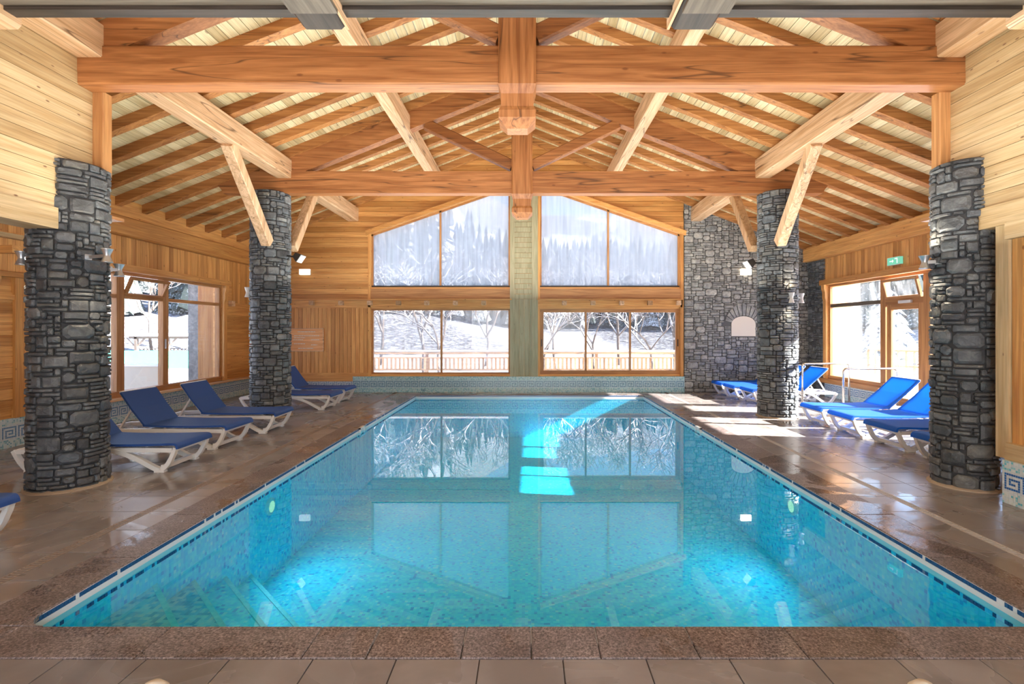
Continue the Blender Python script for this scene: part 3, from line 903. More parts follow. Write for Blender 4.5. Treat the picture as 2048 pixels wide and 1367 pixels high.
# solid backing around the openings
g = MB()
def slabY(x0, x1, z0, z1, g=g): g.box(x0, x1, YB, YB + .3, z0, z1)
slabY(XL - .3, LX0, 0, bz(468)); slabY(RX1, XR + .3, 0, bz(468)); slabY(LX1, RX0, 0, 6.2)
slabY(LX0, RX1, 0, zl0); slabY(LX0, LX1, zl1, zu0); slabY(RX0, RX1, zl1, zu0)
xm = (LX1 + RX0) / 2
for pts in (
    [(XL - .3, bz(468)), (LX0, bz(468)), (LX1, head(LX1)), (xm, head(LX1)), (xm, roof_z(XC)), (XC, roof_z(XC) + .02), (XL - .3, roof_z(XL - .3) + .02)],
    [(XR + .3, bz(468)), (RX1, bz(468)), (RX0, head(RX0)), (xm, head(LX1)), (xm, roof_z(xm) + .02), (XR + .3, roof_z(XR + .3) + .02)]):
    if pts[-1][0] < 0:
        pts = [(XL - .3, bz(468)), (LX0, bz(468)), (LX1, head(LX1)), (xm, head(LX1)), (xm, roof_z(xm) + .02), (XC, roof_z(XC) + .02), (XL - .3, roof_z(XL - .3) + .02)]
    g.prism([(a, YB, b) for a, b in pts], (0, .3, 0))
g.build('backing', M['clad_x'], wb)
# horizontal boards on the upper left and around the sloped heads
BH = .145
SX0 = bx(1366)                                   # stone starts here
z = bz(598)
k = 0
while z < roof_z(XC) - .1:
    z2 = z + BH
    # span limited by the roof
    dmax = (Zp(5.45) - z) / SLOPE
    xa, xb = max(XL, XC - dmax), min(SX0, XC + dmax)
    segs = []
    # cut by window heads
    if z < bz(468) + .346 * (LX1 - LX0):
        cutl = LX0 if z < bz(468) else LX0 + (z - bz(468)) / .346
        cutr = RX1 if z < bz(468) else RX1 - (z - bz(468)) / .346
        segs = [(xa, cutl - .02), (LX1 + .12, RX0 - .22)]
        if cutr + .02 < xb - .05: segs.append((cutr + .02, xb))
    else: segs = [(xa, xb)]
    for a, b in segs:
        if b - a > .05:
            g = MB(); e = .0 if False else RND.uniform(0, .004)
            g.box(a, b, YB - .022 - e, YB, z + .005, z2 - .005); g.build('plank', M['clad_x'] if not (LX1 <= a < RX0) else M['pillar'], wb)
    z = z2
# vertical boards lower left
x = XL
while x < LX0 - .07:
    x2 = min(x + .115, LX0 - .06); g = MB(); e = RND.uniform(0, .006)
    g.box(x + .004, x2 - .004, YB - .02 - e, YB, ZS0 - .12, bz(616)); g.build('plank', M['clad_z'], wb); x = x2
# pillar between windows: vertical boards below, trims
x = LX1 + .12
while x < RX0 - .23:
    x2 = min(x + .14, RX0 - .22); g = MB(); g.box(x + .002, x2 - .002, YB - .025, YB, ZS0, bz(598)); g.build('plank', M['pillar'], wb); x = x2
# trims (each a piece of setting)
tn = 0
def trim(x0, x1, y0, y1, z0, z1, mat, label=None):
    global tn; tn += 1
    g = MB(); g.box(x0, x1, y0, y1, z0, z1)
    return g.build('trim_%d' % tn, mat, None, label, kind='structure', at=((x0 + x1) / 2, (y0 + y1) / 2, z0))
trim(LX0 - .07, LX0 + .0, YB - .05, YB, ZS0, bz(462), M['clad_z'])
trim(LX1, LX1 + .13, YB - .06, YB, ZS0, head(LX1) + .2, M['pillar'])
trim(RX0 - .23, RX0 - .06, YB - .06, YB, ZS0, head(LX1) + .2, M['pillar'])
trim(RX0 - .06, RX0, YB - .045, YB, ZS0, head(LX1), M['clad_z'])
trim(RX1, RX1 + .08, YB - .05, YB, ZS0, bz(452), M['clad_z'])
trim(LX0, LX1, YB - .04, YB, bz(597), bz(577), M['frame_x'])
trim(RX0, RX1, YB - .04, YB, bz(597), bz(577), M['frame_x'])
trim(XL, LX0 - .07, YB - .045, YB, ZS0 - .14, ZS0 + .10, M['clad_x'])
# sloped head trims
for (xa, xb) in ((LX0 - .12, LX1), (RX1 + .14, RX0)):
    tn += 1
    g = MB(); z1, z2 = head(xa), head(xb)
    g.prism([(xa, YB - .11, z1 + .0), (xb, YB - .11, z2 + .0), (xb, YB - .11, z2 + .09), (xa, YB - .11, z1 + .09)], (0, .11, 0))
    g.prism([(xa, YB - .15, z1 + .09), (xb, YB - .15, z2 + .09), (xb, YB - .15, z2 + .115), (xa, YB - .15, z1 + .115)], (0, .15, 0))
    g.build('trim_%d' % tn, M['clad_x'], None, 'sloped trim above the tall window', kind='structure', at=(xa, YB, z1))
# ledge with joist ends
for a, b, ks, m in ((bx(520), bx(1024), (627, 685, 742, 799, 855, 912, 968), 'clad_x'), (bx(1074), bx(1364), (1128, 1185, 1242, 1298, 1355), 'clad_x')):
    tn += 1
    l = empty('trim_%d' % tn, ((a + b) / 2, YB, bz(614)), kind='structure', label='wooden ledge with square joist ends on the back wall')
    g = MB(); g.box(a, b, YB - .05, YB - .0, bz(614), bz(600)); g.build('ledge_board', M[m], l)
    g = MB(); g.box(a, b, YB - .14, YB, bz(600), bz(598)); g.build('ledge_top', M[m], l)
    for px in ks:
        g = MB(); c = bx(px); g.bar((c, YB - .16, bz(606)), (c, YB - .04, bz(606)), .13, .12, ch=.01); g.build('joist_end', M['purlin_y'], l)

def glazing(name, axis, pos, rects, outer, label, fw=.06, fd=.09, frame='frame', glass=None, poly=None, sill=True, deep=0.0):
    """window: outer (a0,a1,z0,z1); rects = panes"""
    a0, a1, z0, z1 = outer
    loc = ((a0 + a1) / 2, pos, z0) if axis == 'y' else (pos, (a0 + a1) / 2, z0)
    w = empty(name, loc, kind='structure', label=label)
    def bx3(a, b, p, q, z, zz, g):
        if axis == 'y': g.box(a, b, p, q, z, zz)
        else: g.box(p, q, a, b, z, zz)
    fh = [('h', z0, fw), ('h', z1 - fw, fw)]
    p0, p1 = pos - fd / 2, pos + fd / 2
    ah = frame + ('_x' if axis == 'y' else '_y')
    g = MB(); bx3(a0, a1, p0, p1, z0, z0 + fw, g); g.build('bottom_rail', M[ah], w)
    g = MB(); bx3(a0, a1, p0, p1, z1 - fw, z1, g); g.build('top_rail', M[ah], w)
    for a in (a0, a1 - fw):
        g = MB(); bx3(a, a + fw, p0, p1, z0 + fw, z1 - fw, g); g.build('stile', M[frame + '_z'], w)
    return w, bx3
def pane(w, axis, pos, a0, a1, z0, z1, mat):
    g = MB()
    if axis == 'y': g.box(a0, a1, pos - .004, pos + .004, z0, z1)
    else: g.box(pos - .004, pos + .004, a0, a1, z0, z1)
    return g.build('pane', mat, w)

GY = YB + .10
# lower left window: two panes
w1, bb = glazing('window_1', 'y', GY, None, (LX0, LX1, zl0, zl1), 'lower left window of the back wall, two panes', .045)
mx = bx(882)
g = MB(); g.box(mx - .025, mx + .025, GY - .045, GY + .045, zl0 + .045, zl1 - .045); g.build('mullion', M['frame_z'], w1)
pane(w1, 'y', GY, LX0 + .04, mx - .02, zl0 + .04, zl1 - .04, M['backmist']); pane(w1, 'y', GY, mx + .02, LX1 - .04, zl0 + .04, zl1 - .04, M['backmist'])
# lower right window: three sliding panes in a thick frame
w2, bb = glazing('window_2', 'y', GY, None, (RX0, RX1, zl0, zl1), 'lower right window of the back wall, three sliding panes', .10)
e0, e1 = RX0 + .10, RX1 - .10
ms = [bx(1172), bx(1261)]
for m_ in ms:
    g = MB(); g.box(m_ - .022, m_ + .022, GY - .07, GY + .045, zl0 + .07, zl1 - .07); g.build('mullion', M['frame_z'], w2)
for a, b in ((e0 - .01, ms[0] - .02), (ms[0] + .02, ms[1] - .02), (ms[1] + .02, e1 + .01)):
    pane(w2, 'y', GY, a, b, zl0 + .09, zl1 - .09, M['backglass'])
for a in (e0 - .05, e1 + .05):
    g = MB(); g.box(a - .012, a + .012, GY - .075, GY - .045, 1.28, 1.48); g.build('handle', M['blackmetal'], w2)
# upper windows with sloped heads
for nm, xa, xb, xm_, sgn, lab in (('window_3', LX0, LX1, bx(880), 1, 'tall upper left window with sloping head'), ('window_4', RX0, RX1, bx(1217), -1, 'tall upper right window with sloping head')):
    w = empty(nm, ((xa + xb) / 2, GY, zu0), kind='structure', label=lab)
    g = MB(); g.box(xa, xb, GY - .045, GY + .045, zu0, zu0 + .05); g.build('bottom_rail', M['black_x'], w, label='dark bottom rail')
    f = .045
    for a, b in ((xa, xa + f), (xb - f, xb), (xm_ - .025, xm_ + .025)):
        g = MB(); g.prism([(a, GY - .045, zu0 + .05), (b, GY - .045, zu0 + .05), (b, GY - .045, head(b)), (a, GY - .045, head(a))], (0, .09, 0)); g.build('mullion' if a == xm_ - .025 else 'stile', M['frame_z'], w)
    g = MB(); g.prism([(xa, GY - .045, head(xa) - .05), (xb, GY - .045, head(xb) - .05), (xb, GY - .045, head(xb)), (xa, GY - .045, head(xa))], (0, .09, 0)); g.build('top_rail', M['frame_x'], w)
    for a, b in ((xa + .04, xm_ - .02), (xm_ + .02, xb - .04)):
        g = MB(); g.prism([(a, GY - .004, zu0 + .045), (b, GY - .004, zu0 + .045), (b, GY - .004, head(b) - .045), (a, GY - .004, head(a) - .045)], (0, .008, 0)); g.build('pane', M['fogglass'], w)

# stone part of the back wall with an arched niche
SWX = SX0 + .02
NX0, NX1, NZ0, NZ1 = 5.72, 6.40, bz(672), bz(632)
def in_niche(x, z, m=0.0):
    cxn = (NX0 + NX1) / 2; hw = (NX1 - NX0) / 2 + m
    zs = NZ1 - .22
    if abs(x - cxn) > hw or z < NZ0 - m: return False
    if z < zs: return True
    return ((x - cxn) / hw) ** 2 + ((z - zs) / (.22 + m)) ** 2 < 1
def voussoir(x, z):
    cxn = (NX0 + NX1) / 2
    return z > NZ1 - .26 and ((x - cxn) / .58) ** 2 + ((z - (NZ1 - .26)) / .56) ** 2 < 1
W_, H_ = XR - SWX, 5.6
wst = empty('wall_stone', (SWX, YB, 0), kind='structure', label='grey dry-stone wall at the right of the back windows')
g = MB(); g.prism([(SWX, YB - .03, 0), (XR, YB - .03, 0), (XR, YB - .03, roof_z(XR)), (SWX, YB - .03, roof_z(SWX))], (0, .03, 0)); g.build('mortar_bed', M['mortar_grey'], wst)
sts = rubble(W_, H_, .066, .05, 77, SZ, WT, hole=lambda u, v: in_niche(SWX + u, v, .01) or voussoir(SWX + u, v))
rd = random.Random(5)
vis = []; rest = []
for (u, v, w, h) in sts:
    if v + h > roof_z(SWX + u + w) + .05: continue
    vs, fs = stone_geo(rd, u, v, w, h, .035, .006)
    P = [(SWX + a, YB - .03 - max(d, -.01), b) for a, b, d in vs]
    fs = [tuple(reversed(f)) for f in fs]
    (vis if u < 2.9 and v < 4.2 else rest).append((w * h, P, fs))
vis.sort(key=lambda i: -i[0]); rest += vis[290:]
for _, P, fs in vis[:290]:
    g = MB(); g.add(P, [tuple(reversed(f)) for f in fs]); g.build('stone', M['greystone'], wst)
g = MB()
for _, P, fs in rest: g.add(P, [tuple(reversed(f)) for f in fs])
g.build('stonework', M['greystone'], wst, kind='stuff')
cxn = (NX0 + NX1) / 2; zs = NZ1 - .22
for k in range(11):
    t0 = math.pi * (.04 + .92 * k / 11); t1 = math.pi * (.04 + .92 * (k + .8) / 11)
    ri, ro = 1.0, RND.uniform(1.42, 1.62)
    hw = (NX1 - NX0) / 2
    P = [(cxn + hw * ri * math.cos(t0), zs + .24 * ri * math.sin(t0)), (cxn + hw * ro * math.cos(t0), zs + .36 * ro * math.sin(t0)), (cxn + hw * ro * math.cos(t1), zs + .36 * ro * math.sin(t1)), (cxn + hw * ri * math.cos(t1), zs + .24 * ri * math.sin(t1))]
    g = MB(); g.prism([(a, YB - .06, b) for a, b in P], (0, .04, 0)); g.build('arch_stone', M['greystone'], wst)
g = MB(); pts = [(NX0, NZ0), (NX1, NZ0)] + [(cxn + (NX1 - NX0) / 2 * math.cos(math.pi * k / 12), zs + .22 * math.sin(math.pi * k / 12)) for k in range(13)]
g.prism([(a, YB - .045, b) for a, b in pts], (0, .02, 0)); g.build('niche_panel', M['cream'], wst, label='cream plastered arched niche')
# dark stone return on the right wall
g = MB(); g.box(XR - .02, XR + .05, 13.25, YB, 0, Zp(1.9)); g.build('return_bed', M['mortar_grey'], wst)
sts = rubble(YB - 13.25 - .03, Zp(1.88), .07, .05, 91, SZ, WT)
for (u, v, w, h) in sts:
    vs, fs = stone_geo(rd, u, v, w, h, .035, .006)
    P = [(XR - .02 - max(d, -.01), 13.25 + a, b) for a, b, d in vs]
    g = MB(); g.add(P, [tuple(reversed(f)) for f in fs]); g.build('stone', M['slate2'], wst)

# ------------------------------------------------------------------ side walls
def wall_side(side):
    s = 1 if side == 'left' else -1           # facing direction (+x for left wall)
    xw = XL if side == 'left' else XR
    w = empty('wall_' + side, (xw, 8, 0), kind='structure', label='long %s wall with vertical pine boards above the windows' % side)
    yw0, yw1 = (7.90, 12.62) if side == 'left' else (7.6, 13.16)
    zw0, zw1 = .43, 2.86 if side == 'left' else 2.93
    X = lambda d0, d1: sorted((xw - s * d0, xw - s * d1))
    g = MB()
    g.box(*X(0, .22), Y0, yw0, 0, 4.4); g.box(*X(0, .22), yw1, YB + .3, 0, 4.4); g.box(*X(0, .22), yw0, yw1, zw1, 4.4)
    if side == 'left': g.box(*X(0, .22), yw0, yw1, 0, zw0)
    else: g.box(*X(0, .22), yw0, 9.98, 0, zw0); g.box(*X(0, .22), 11.12, yw1, 0, zw0)
    g.build('backing', M['clad_y'], w)
    # outer reveal: warm timber jamb then stone
    g = MB(); g.box(*X(.22, .60), yw1, yw1 + .1, 0, zw1 + .1); g.build('outer_jamb', M['clad_z'], w)
    g = MB(); g.box(*X(.60, .85), yw1, yw1 + .4, 0, zw1 + .1); g.build('outer_stone', M['greystone'], w)
    # vertical boards above the opening
    zp0 = 3.52 if side == 'left' else 3.63
    y = yw0 - .2; lo = zw1 + .12
    bw = .115
    y = yw0 - .6
    while y < (12.95 if side == 'left' else 13.25) - .01:
        g = MB(); e = RND.uniform(0, .008); g.box(*sorted((xw, xw + s * (.016 + e))), y + .002, y + bw - .002, lo, zp0 + .02); g.build('plank', M['clad_z'], w); y += bw
    if side == 'left':
        # beyond the window: vertical boards above, horizontal below
        while y < YB - .02:
            y2 = min(y + bw, YB - .02)
            g = MB(); g.box(*sorted((xw, xw + s * (.016 + RND.uniform(0, .008)))), y + .002, y2 - .002, 2.45, zp0 + .02); g.build('plank', M['clad_z'], w); y = y2
        z = .5
        while z < 2.3:
            z2 = min(z + .18, 2.4); g = MB(); g.box(xw, xw + .02, 12.80, YB - .02, z + .003, z2 - .003); g.build('plank', M['clad_y'], w); z = z2
        g = MB(); g.box(xw, xw + .09, 12.9, 13.05, 2.36, 2.50); g.build('joist_end', M['purlin_x'], w)
        # near part left of the big column
        z = .55
        while z < 2.2:
            g = MB(); g.box(xw, xw + .02, 2.0, 7.48, z + .003, z + .157); g.build('plank', M['clad_y'], w); z += .16
        y = 2.0
        while y < 7.7:
            g = MB(); g.box(xw, xw + .018 + RND.uniform(0, .008), y + .002, y + bw - .002, 2.62, 3.2); g.build('plank', M['clad_z'], w); y += bw
        g = MB(); g.box(xw, xw + .06, 7.48, 7.62, .43, 2.55); g.build('jamb', M['clad_z'], w)
        g = MB(); g.box(xw, xw + .12, 2.0, 7.7, 2.53, 2.60); g.build('shelf_rail', M['clad_y'], w)
        g = MB(); g.box(xw, xw + .05, 2.0, 7.48, 2.2, 2.27); g.build('lower_rail', M['clad_y'], w)
        for yy in (7.15, 5.9):
            g = MB(); g.prism([(xw, yy, 2.53), (xw + .10, yy, 2.53), (xw + .09, yy, 2.44), (xw + .05, yy, 2.40), (xw + .05, yy, 2.34), (xw, yy, 2.30)], (0, .1, 0)); g.build('corbel', M['clad_x'], w)
            g = MB(); g.box(xw, xw + .3, yy + .05, yy + .17, 2.86, 2.97); g.build('joist_end', M['clad_x'], w)
        g = MB(); g.box(xw, xw + .12, Y0, 8.2, 3.10, 3.17); g.build('upper_rail', M['pale_y'], w)
    # header board and side jambs inside
    g = MB(); g.box(*sorted((xw, xw + s * .10)), yw0 - .1, yw1 + .24, zw1, zw1 + .13); g.build('header', M['clad_y'], w)
    g = MB(); pr = [(xw, yw1, .43), (xw + s * .06, yw1, .43), (xw + s * .06, yw1, zw1 - .42), (xw + s * .08, yw1, zw1 - .34), (xw + s * .08, yw1, zw1 - .2), (xw + s * .11, yw1, zw1 - .1), (xw + s * .11, yw1, zw1), (xw, yw1, zw1)]
    g.prism(pr, (0, .13, 0)); g.build('scrolled_jamb', M['clad_z'], w)
    # wall plate
    g = MB(); zt = 3.88 if side == 'left' else 4.02
    g.bar((xw + s * .06, 5.9, (zp0 + zt) / 2), (xw + s * .06, YB, (zp0 + zt) / 2), .22, zt - zp0, ch=.02); g.build('wall_plate', M['clad_y'], w)
    # blocking between rafters
    g = MB(); y = Y0
    g.box(*sorted((xw - s * .05, xw - s * .02)), 5.9, YB, zt - .05, 4.5); g.build('blocking', M['rafter'], w)
    return w
wl_ = wall_side('left'); wr_ = wall_side('right')

# left window
GX = XL - .08
w5 = empty('window_5', (GX, 10.3, .50), kind='structure', label='three-bay wooden window in the left wall')
def fbar(w, name, y0, y1, z0, z1, x0, x1, mat): g = MB(); g.box(x0, x1, y0, y1, z0, z1); return g.build(name, mat, w)
fbar(w5, 'bottom_rail', 7.9, 12.62, .43, .58, GX - .05, GX + .09, M['frame_y'])
fbar(w5, 'sill', 7.7, YB - .02, .43, .47, XL - .02, XL + .17, M['purlin_y'])
fbar(w5, 'top_rail', 7.9, 12.62, 2.80, 2.86, GX - .05, GX + .05, M['frame_y'])
for a, b in ((7.9, 7.96), (9.42, 9.60), (10.62, 10.78), (12.55, 12.62)):
    fbar(w5, 'stile', a, b, .58, 2.80, GX - .05, GX + .06, M['frame_z'])
for a, b in ((7.96, 9.42), (9.60, 10.62), (10.78, 12.55)):
    fbar(w5, 'transom', a, b, 2.35, 2.42, GX - .05, GX + .05, M['frame_y'])
    fbar(w5, 'pane', a - .01, b + .01, .57, 2.36, GX - .004, GX + .004, M['glass'])
    if a != 9.60: fbar(w5, 'pane', a - .01, b + .01, 2.41, 2.81, GX - .004, GX + .004, M['glass'])
g = MB(); g.box(GX + .06, GX + .09, 10.66, 10.69, 1.35, 1.55); g.build('handle', M['silver'], w5)
def hopper(w, xh, y0, y1, z0, z1, s, tilt, glass):
    """bottom-hung vent tilted into the room by `tilt`; s = +1 opens towards +x"""
    v = empty('vent_sash', (0, 0, 0)); v.parent = w; v.location = Vector((xh, (y0 + y1) / 2, z0)) - Vector(wloc(w))
    h = z1 - z0; f = .055; L_ = (y1 - y0) / 2
    def R(x, z): return (x * math.cos(tilt) + z * math.sin(tilt)) * s, -x * math.sin(tilt) + z * math.cos(tilt)
    def piece(nm, ya, yb, za, zb, x0, x1, mat):
        g = MB(); c = [R(x0, za), R(x1, za), R(x1, zb), R(x0, zb)]
        g.prism([(a, ya, b) for a, b in c], (0, yb - ya, 0))
        o = bpy.data.objects.new(nm, g.mesh(nm, mat)); COL.objects.link(o); o.parent = v
    piece('sash_rail', -L_, L_, 0, f, -.025, .025, M['frame_y']); piece('sash_rail', -L_, L_, h - f, h, -.025, .025, M['frame_y'])
    piece('sash_stile', -L_, -L_ + f, f, h - f, -.025, .025, M['frame_z']); piece('sash_stile', L_ - f, L_, f, h - f, -.025, .025, M['frame_z'])
    piece('pane', -L_ + f - .01, L_ - f + .01, f - .01, h - f + .01, -.004, .004, glass)
hopper(w5, GX + .04, 9.60, 10.62, 2.41, 2.80, 1, math.radians(24), M['glass'])

# right window and door
GX = XR + .08
w6 = empty('window_6', (GX, 12.2, .50), kind='structure', label='misted wooden window in the right wall by the glazed door')
fbar(w6, 'bottom_rail', 11.12, 13.16, .46, .56, GX - .09, GX + .05, M['frame_y'])
fbar(w6, 'sill', 11.12, 13.4, .36, .47, XR - .12, XR + .02, M['frame_y'])
fbar(w6, 'top_rail', 9.9, 13.16, 2.87, 2.93, GX - .05, GX + .05, M['frame_y'])
for a, b in ((13.10, 13.16), (11.08, 11.24)): fbar(w6, 'stile', a, b, .56, 2.87, GX - .06, GX + .05, M['frame_z'])
fbar(w6, 'transom', 11.24, 13.10, 2.33, 2.42, GX - .05, GX + .05, M['grey_y'])
fbar(w6, 'pane', 11.22, 13.12, .55, 2.35, GX - .004, GX + .004, M['mistglass'])
fbar(w6, 'pane', 11.22, 13.12, 2.41, 2.88, GX - .004, GX + .004, M['mistglass'])
hopper(w6, GX - .05, 10.06, 11.06, 2.42, 2.86, -1, math.radians(14), M['mistglass'])
w7 = empty('window_7', (GX, 8.8, .50), kind='structure', label='wooden window in the right wall nearer the camera than the door')
fbar(w7, 'bottom_rail', 7.6, 9.92, .43, .56, GX - .09, GX + .05, M['frame_y'])
fbar(w7, 'top_rail', 7.6, 9.9, 2.87, 2.93, GX - .05, GX + .05, M['frame_y'])
for a, b in ((7.6, 7.68), (8.7, 8.8), (9.84, 10.02)): fbar(w7, 'stile', a, b, .0 if a > 9 else .56, 2.87, GX - .06, GX + .05, M['frame_z'])
for a, b in ((7.68, 8.7), (8.8, 9.84)):
    fbar(w7, 'transom', a, b, 2.33, 2.42, GX - .05, GX + .05, M['frame_y'])
    fbar(w7, 'pane', a - .01, b + .01, .55, 2.35, GX - .004, GX + .004, M['glass'])
    fbar(w7, 'pane', a - .01, b + .01, 2.41, 2.88, GX - .004, GX + .004, M['glass'])
dr = empty('door_1', (GX, 10.55, 0), kind='structure', label='glazed wooden door in the right wall under the exit sign')
fbar(dr, 'door_head', 10.02, 11.08, 2.30, 2.42, GX - .06, GX + .05, M['frame_y'])
for a, b in ((10.04, 10.17), (10.93, 11.06)): fbar(dr, 'door_stile', a, b, .02, 2.30, GX - .04, GX + .03, M['frame_z'])
fbar(dr, 'door_rail', 10.17, 10.93, .02, .30, GX - .04, GX + .03, M['frame_y']); fbar(dr, 'door_rail', 10.17, 10.93, 2.18, 2.30, GX - .04, GX + .03, M['frame_y'])
fbar(dr, 'pane', 10.16, 10.94, .29, 2.19, GX - .004, GX + .004, M['glass'])
g = MB(); g.tube([(GX - .05, 10.12, 1.05), (GX - .10, 10.12, 1.05), (GX - .10, 10.24, 1.05)], .011); g.build('door_handle', M['steel'], dr)
g = MB(); g.box(GX - .10, GX - .05, 10.3, 10.65, 2.31, 2.37); g.build('door_closer', M['poolwhite'], dr)

# unseen end wall with a wide window, added to cut daylight from behind
wf = empty('wall_front', (0, Y0, 0), kind='structure', label='unseen wall with a wide window, added behind the camera to cut daylight')
g = MB(); g.box(XL - .2, -3.6, Y0 - .2, Y0, 0, 7.4); g.box(3.6, XR + .2, Y0 - .2, Y0, 0, 7.4); g.box(-3.6, 3.6, Y0 - .2, Y0, 0, .5); g.box(-3.6, 3.6, Y0 - .2, Y0, 3.3, 7.4)
g.build('boarding', M['clad_x'], wf)
for x in (-3.6, -1.25, 1.15, 3.5):
    g = MB(); g.box(x, x + .1, Y0 - .15, Y0 - .05, .5, 3.3); g.build('window_post', M['frame_z'], wf)

# ------------------------------------------------------------------ mosaic curbs with greek key
KEY = ["#########.",
       "#.......#.",
       "#.#####.#.",
       "#.#...#.#.",
       "#.#.###.#.",
       "#.#.....#.",
       "#.#######."]
rk = random.Random(99)
def cellcol(i, j, tone):
    # j row from the bottom
    key0 = 6
    if key0 <= j < key0 + 7:
        r = KEY[6 - (j - key0)][i % 10]
        v = rk.uniform(.9, 1.1)
        return tuple(c * v for c in (tone[0] if r == '#' else tone[1])) + (1,)
    if j in (5, 13): c = tone[1]; v = rk.uniform(.9, 1.05); return tuple(k * v for k in c) + (1,)
    c = rk.choice(tone[2]); return tuple(c) + (1,)
SPK = [(.55, .68, .70), (.62, .74, .74), (.30, .55, .58), (.66, .72, .66), (.20, .42, .50), (.60, .70, .72), (.45, .62, .60)]
TONES = {'back': ((.07, .22, .34), (.42, .62, .68), [(.35, .60, .64), (.42, .66, .66), (.20, .48, .52), (.48, .62, .58), (.14, .38, .45), (.40, .6, .64)]),
         'left': ((.12, .25, .42), (.62, .68, .70), SPK), 'right': ((.03, .15, .42), (.62, .70, .74), [(.6, .72, .74), (.7, .78, .78), (.15, .5, .6), (.66, .74, .7), (.3, .6, .66), (.62, .72, .76)])}
def curb(name, p0, p1, nrm, h, tone, label, depth=.12, cell=.0232, cap=None):
    """p0->p1 along the base, front face facing nrm; one box body + tesserae"""
    p0 = Vector((*p0, 0)); p1 = Vector((*p1, 0)); n = Vector((*nrm, 0)); d = (p1 - p0); Ln = d.length; d.normalize()
    e = empty(name, tuple((p0 + p1) / 2), kind='structure', label=label)
    g = MB(); q = p0 - n * depth; r = p1 - n * depth
    g.prism([tuple(p0), tuple(p1), tuple(r), tuple(q)], (0, 0, h)); g.build('curb_body', M['poolwhite'], e)
    g = MB(); nx = int(Ln / cell); nz = int(h / cell); gz = h / nz; gx = Ln / nx; t_ = .0012
    for i in range(nx):
        for j in range(nz):
            a = p0 + d * (i * gx + t_); b = p0 + d * ((i + 1) * gx - t_)
            o = n * .003
            z0_, z1_ = j * gz + t_, (j + 1) * gz - t_
            vs = [a + o + Vector((0, 0, z0_)), b + o + Vector((0, 0, z0_)), b + o + Vector((0, 0, z1_)), a + o + Vector((0, 0, z1_))]
            g.add(vs, [(0, 1, 2, 3)], cellcol(i, j, tone))
    # top
    for i in range(nx):
        for j in range(int(depth / cell)):
            a = p0 + d * (i * gx + t_) - n * (j * cell + t_); b = p0 + d * ((i + 1) * gx - t_) - n * (j * cell + t_); c = -n * (cell - 2 * t_)
            zz = Vector((0, 0, h + .002))
            g.add([a + zz, b + zz, b + c + zz, a + c + zz], [(0, 1, 2, 3)], (*rk.choice(tone[2]), 1))
    g.build('mosaic', M['mosaic'], e, kind='stuff')
    return e
bc = curb('baseboard_back', (bx(708), YB - .10), (bx(1367), YB - .10), (0, -1), ZS0, TONES['back'], 'mosaic curb with a blue Greek key band under the back windows')
curb('baseboard_back_left', (XL, YB - .03), (bx(708), YB - .03), (0, -1), ZS0 - .13, TONES['left'], 'lower mosaic curb under the cladding left of the back windows', .05)
curb('baseboard_left', (XL + .04, 1.5), (XL + .04, YB - .06), (1, 0), .43, TONES['left'], 'mosaic curb with a Greek key band along the left wall', .04)
curb('baseboard_right', (XR - .04, 11.14), (XR - .04, 13.25), (-1, 0), .36, TONES['left'], 'mosaic curb under the right hand window beside the door', .04)
curb('baseboard_right', (XR - .04, 7.6), (XR - .04, 9.95), (-1, 0), .43, TONES['left'], 'mosaic curb on the right wall nearer than the door', .04)
curb('baseboard_right', (4.83, 1.6), (4.83, 5.09), (-1, 0), .43, TONES['right'], 'mosaic curb with bright blue Greek key at the right edge of the photo', .2)
g = MB()
def text_mesh(body, size, depth=.002):
    c = bpy.data.curves.new('txt', 'FONT'); c.body = body; c.size = size; c.extrude = depth; c.align_x = 'CENTER'; c.align_y = 'CENTER'
    o = bpy.data.objects.new('txt', c); COL.objects.link(o)
    dg = bpy.context.evaluated_depsgraph_get(); me = bpy.data.meshes.new_from_object(o.evaluated_get(dg))
    bpy.data.objects.remove(o); return me
me = text_mesh('165', .09); me.materials.append(M['bluetile'])
dm = inst('depth_mark', me, (bx(848), YB - .106, .065), None, (math.pi / 2, 0, 0)); tag(dm, 'small dark numerals 165 low on the back mosaic curb', 'depth mark')

# ------------------------------------------------------------------ right partition near the camera
pt = empty('window_8', (4.95, 3.5, .43), kind='structure', label='wooden framed partition right of the near right column')
fbar(pt, 'post', 5.10, 5.24, .43, Zp(1.1), 4.90, 5.06, M['pale_z'])
fbar(pt, 'bottom_beam', 1.5, 5.10, .43, .60, 4.86, 5.04, M['pale_y'])
fbar(pt, 'top_beam', 1.5, 5.10, Zp(.92), Zp(1.09), 4.86, 5.10, M['pale_y'])
fbar(pt, 'stile', 4.98, 5.09, .60, Zp(.92), 4.93, 5.02, M['clad_z'])
fbar(pt, 'stile', 4.86, 4.93, .60, Zp(.92), 4.95, 5.00, M['clad_z'])
for y in (3.2,): fbar(pt, 'stile', y, y + .1, .60, Zp(.92), 4.93, 5.02, M['clad_z'])
fbar(pt, 'pane', 3.3, 4.87, .6, Zp(.92), 4.97, 4.978, M['glass'])
fbar(pt, 'pane', 1.5, 3.2, .6, Zp(.92), 4.97, 4.978, M['glass'])
# a cladded wall seen behind it
w8 = empty('wall_right_near', (6.2, 3.5, 0), kind='structure', label='orange wall behind the glazed partition on the right')
z = 0
g = MB(); g.box(6.3, 6.4, Y0, 5.6, 0, 3.1); g.build('backing', M['clad_z'], w8)
y = 1.0
while y < 5.6:
    g = MB(); g.box(6.28, 6.3, y + .002, y + .148, 0, 3.1); g.build('plank', M['clad_z'], w8); y += .15

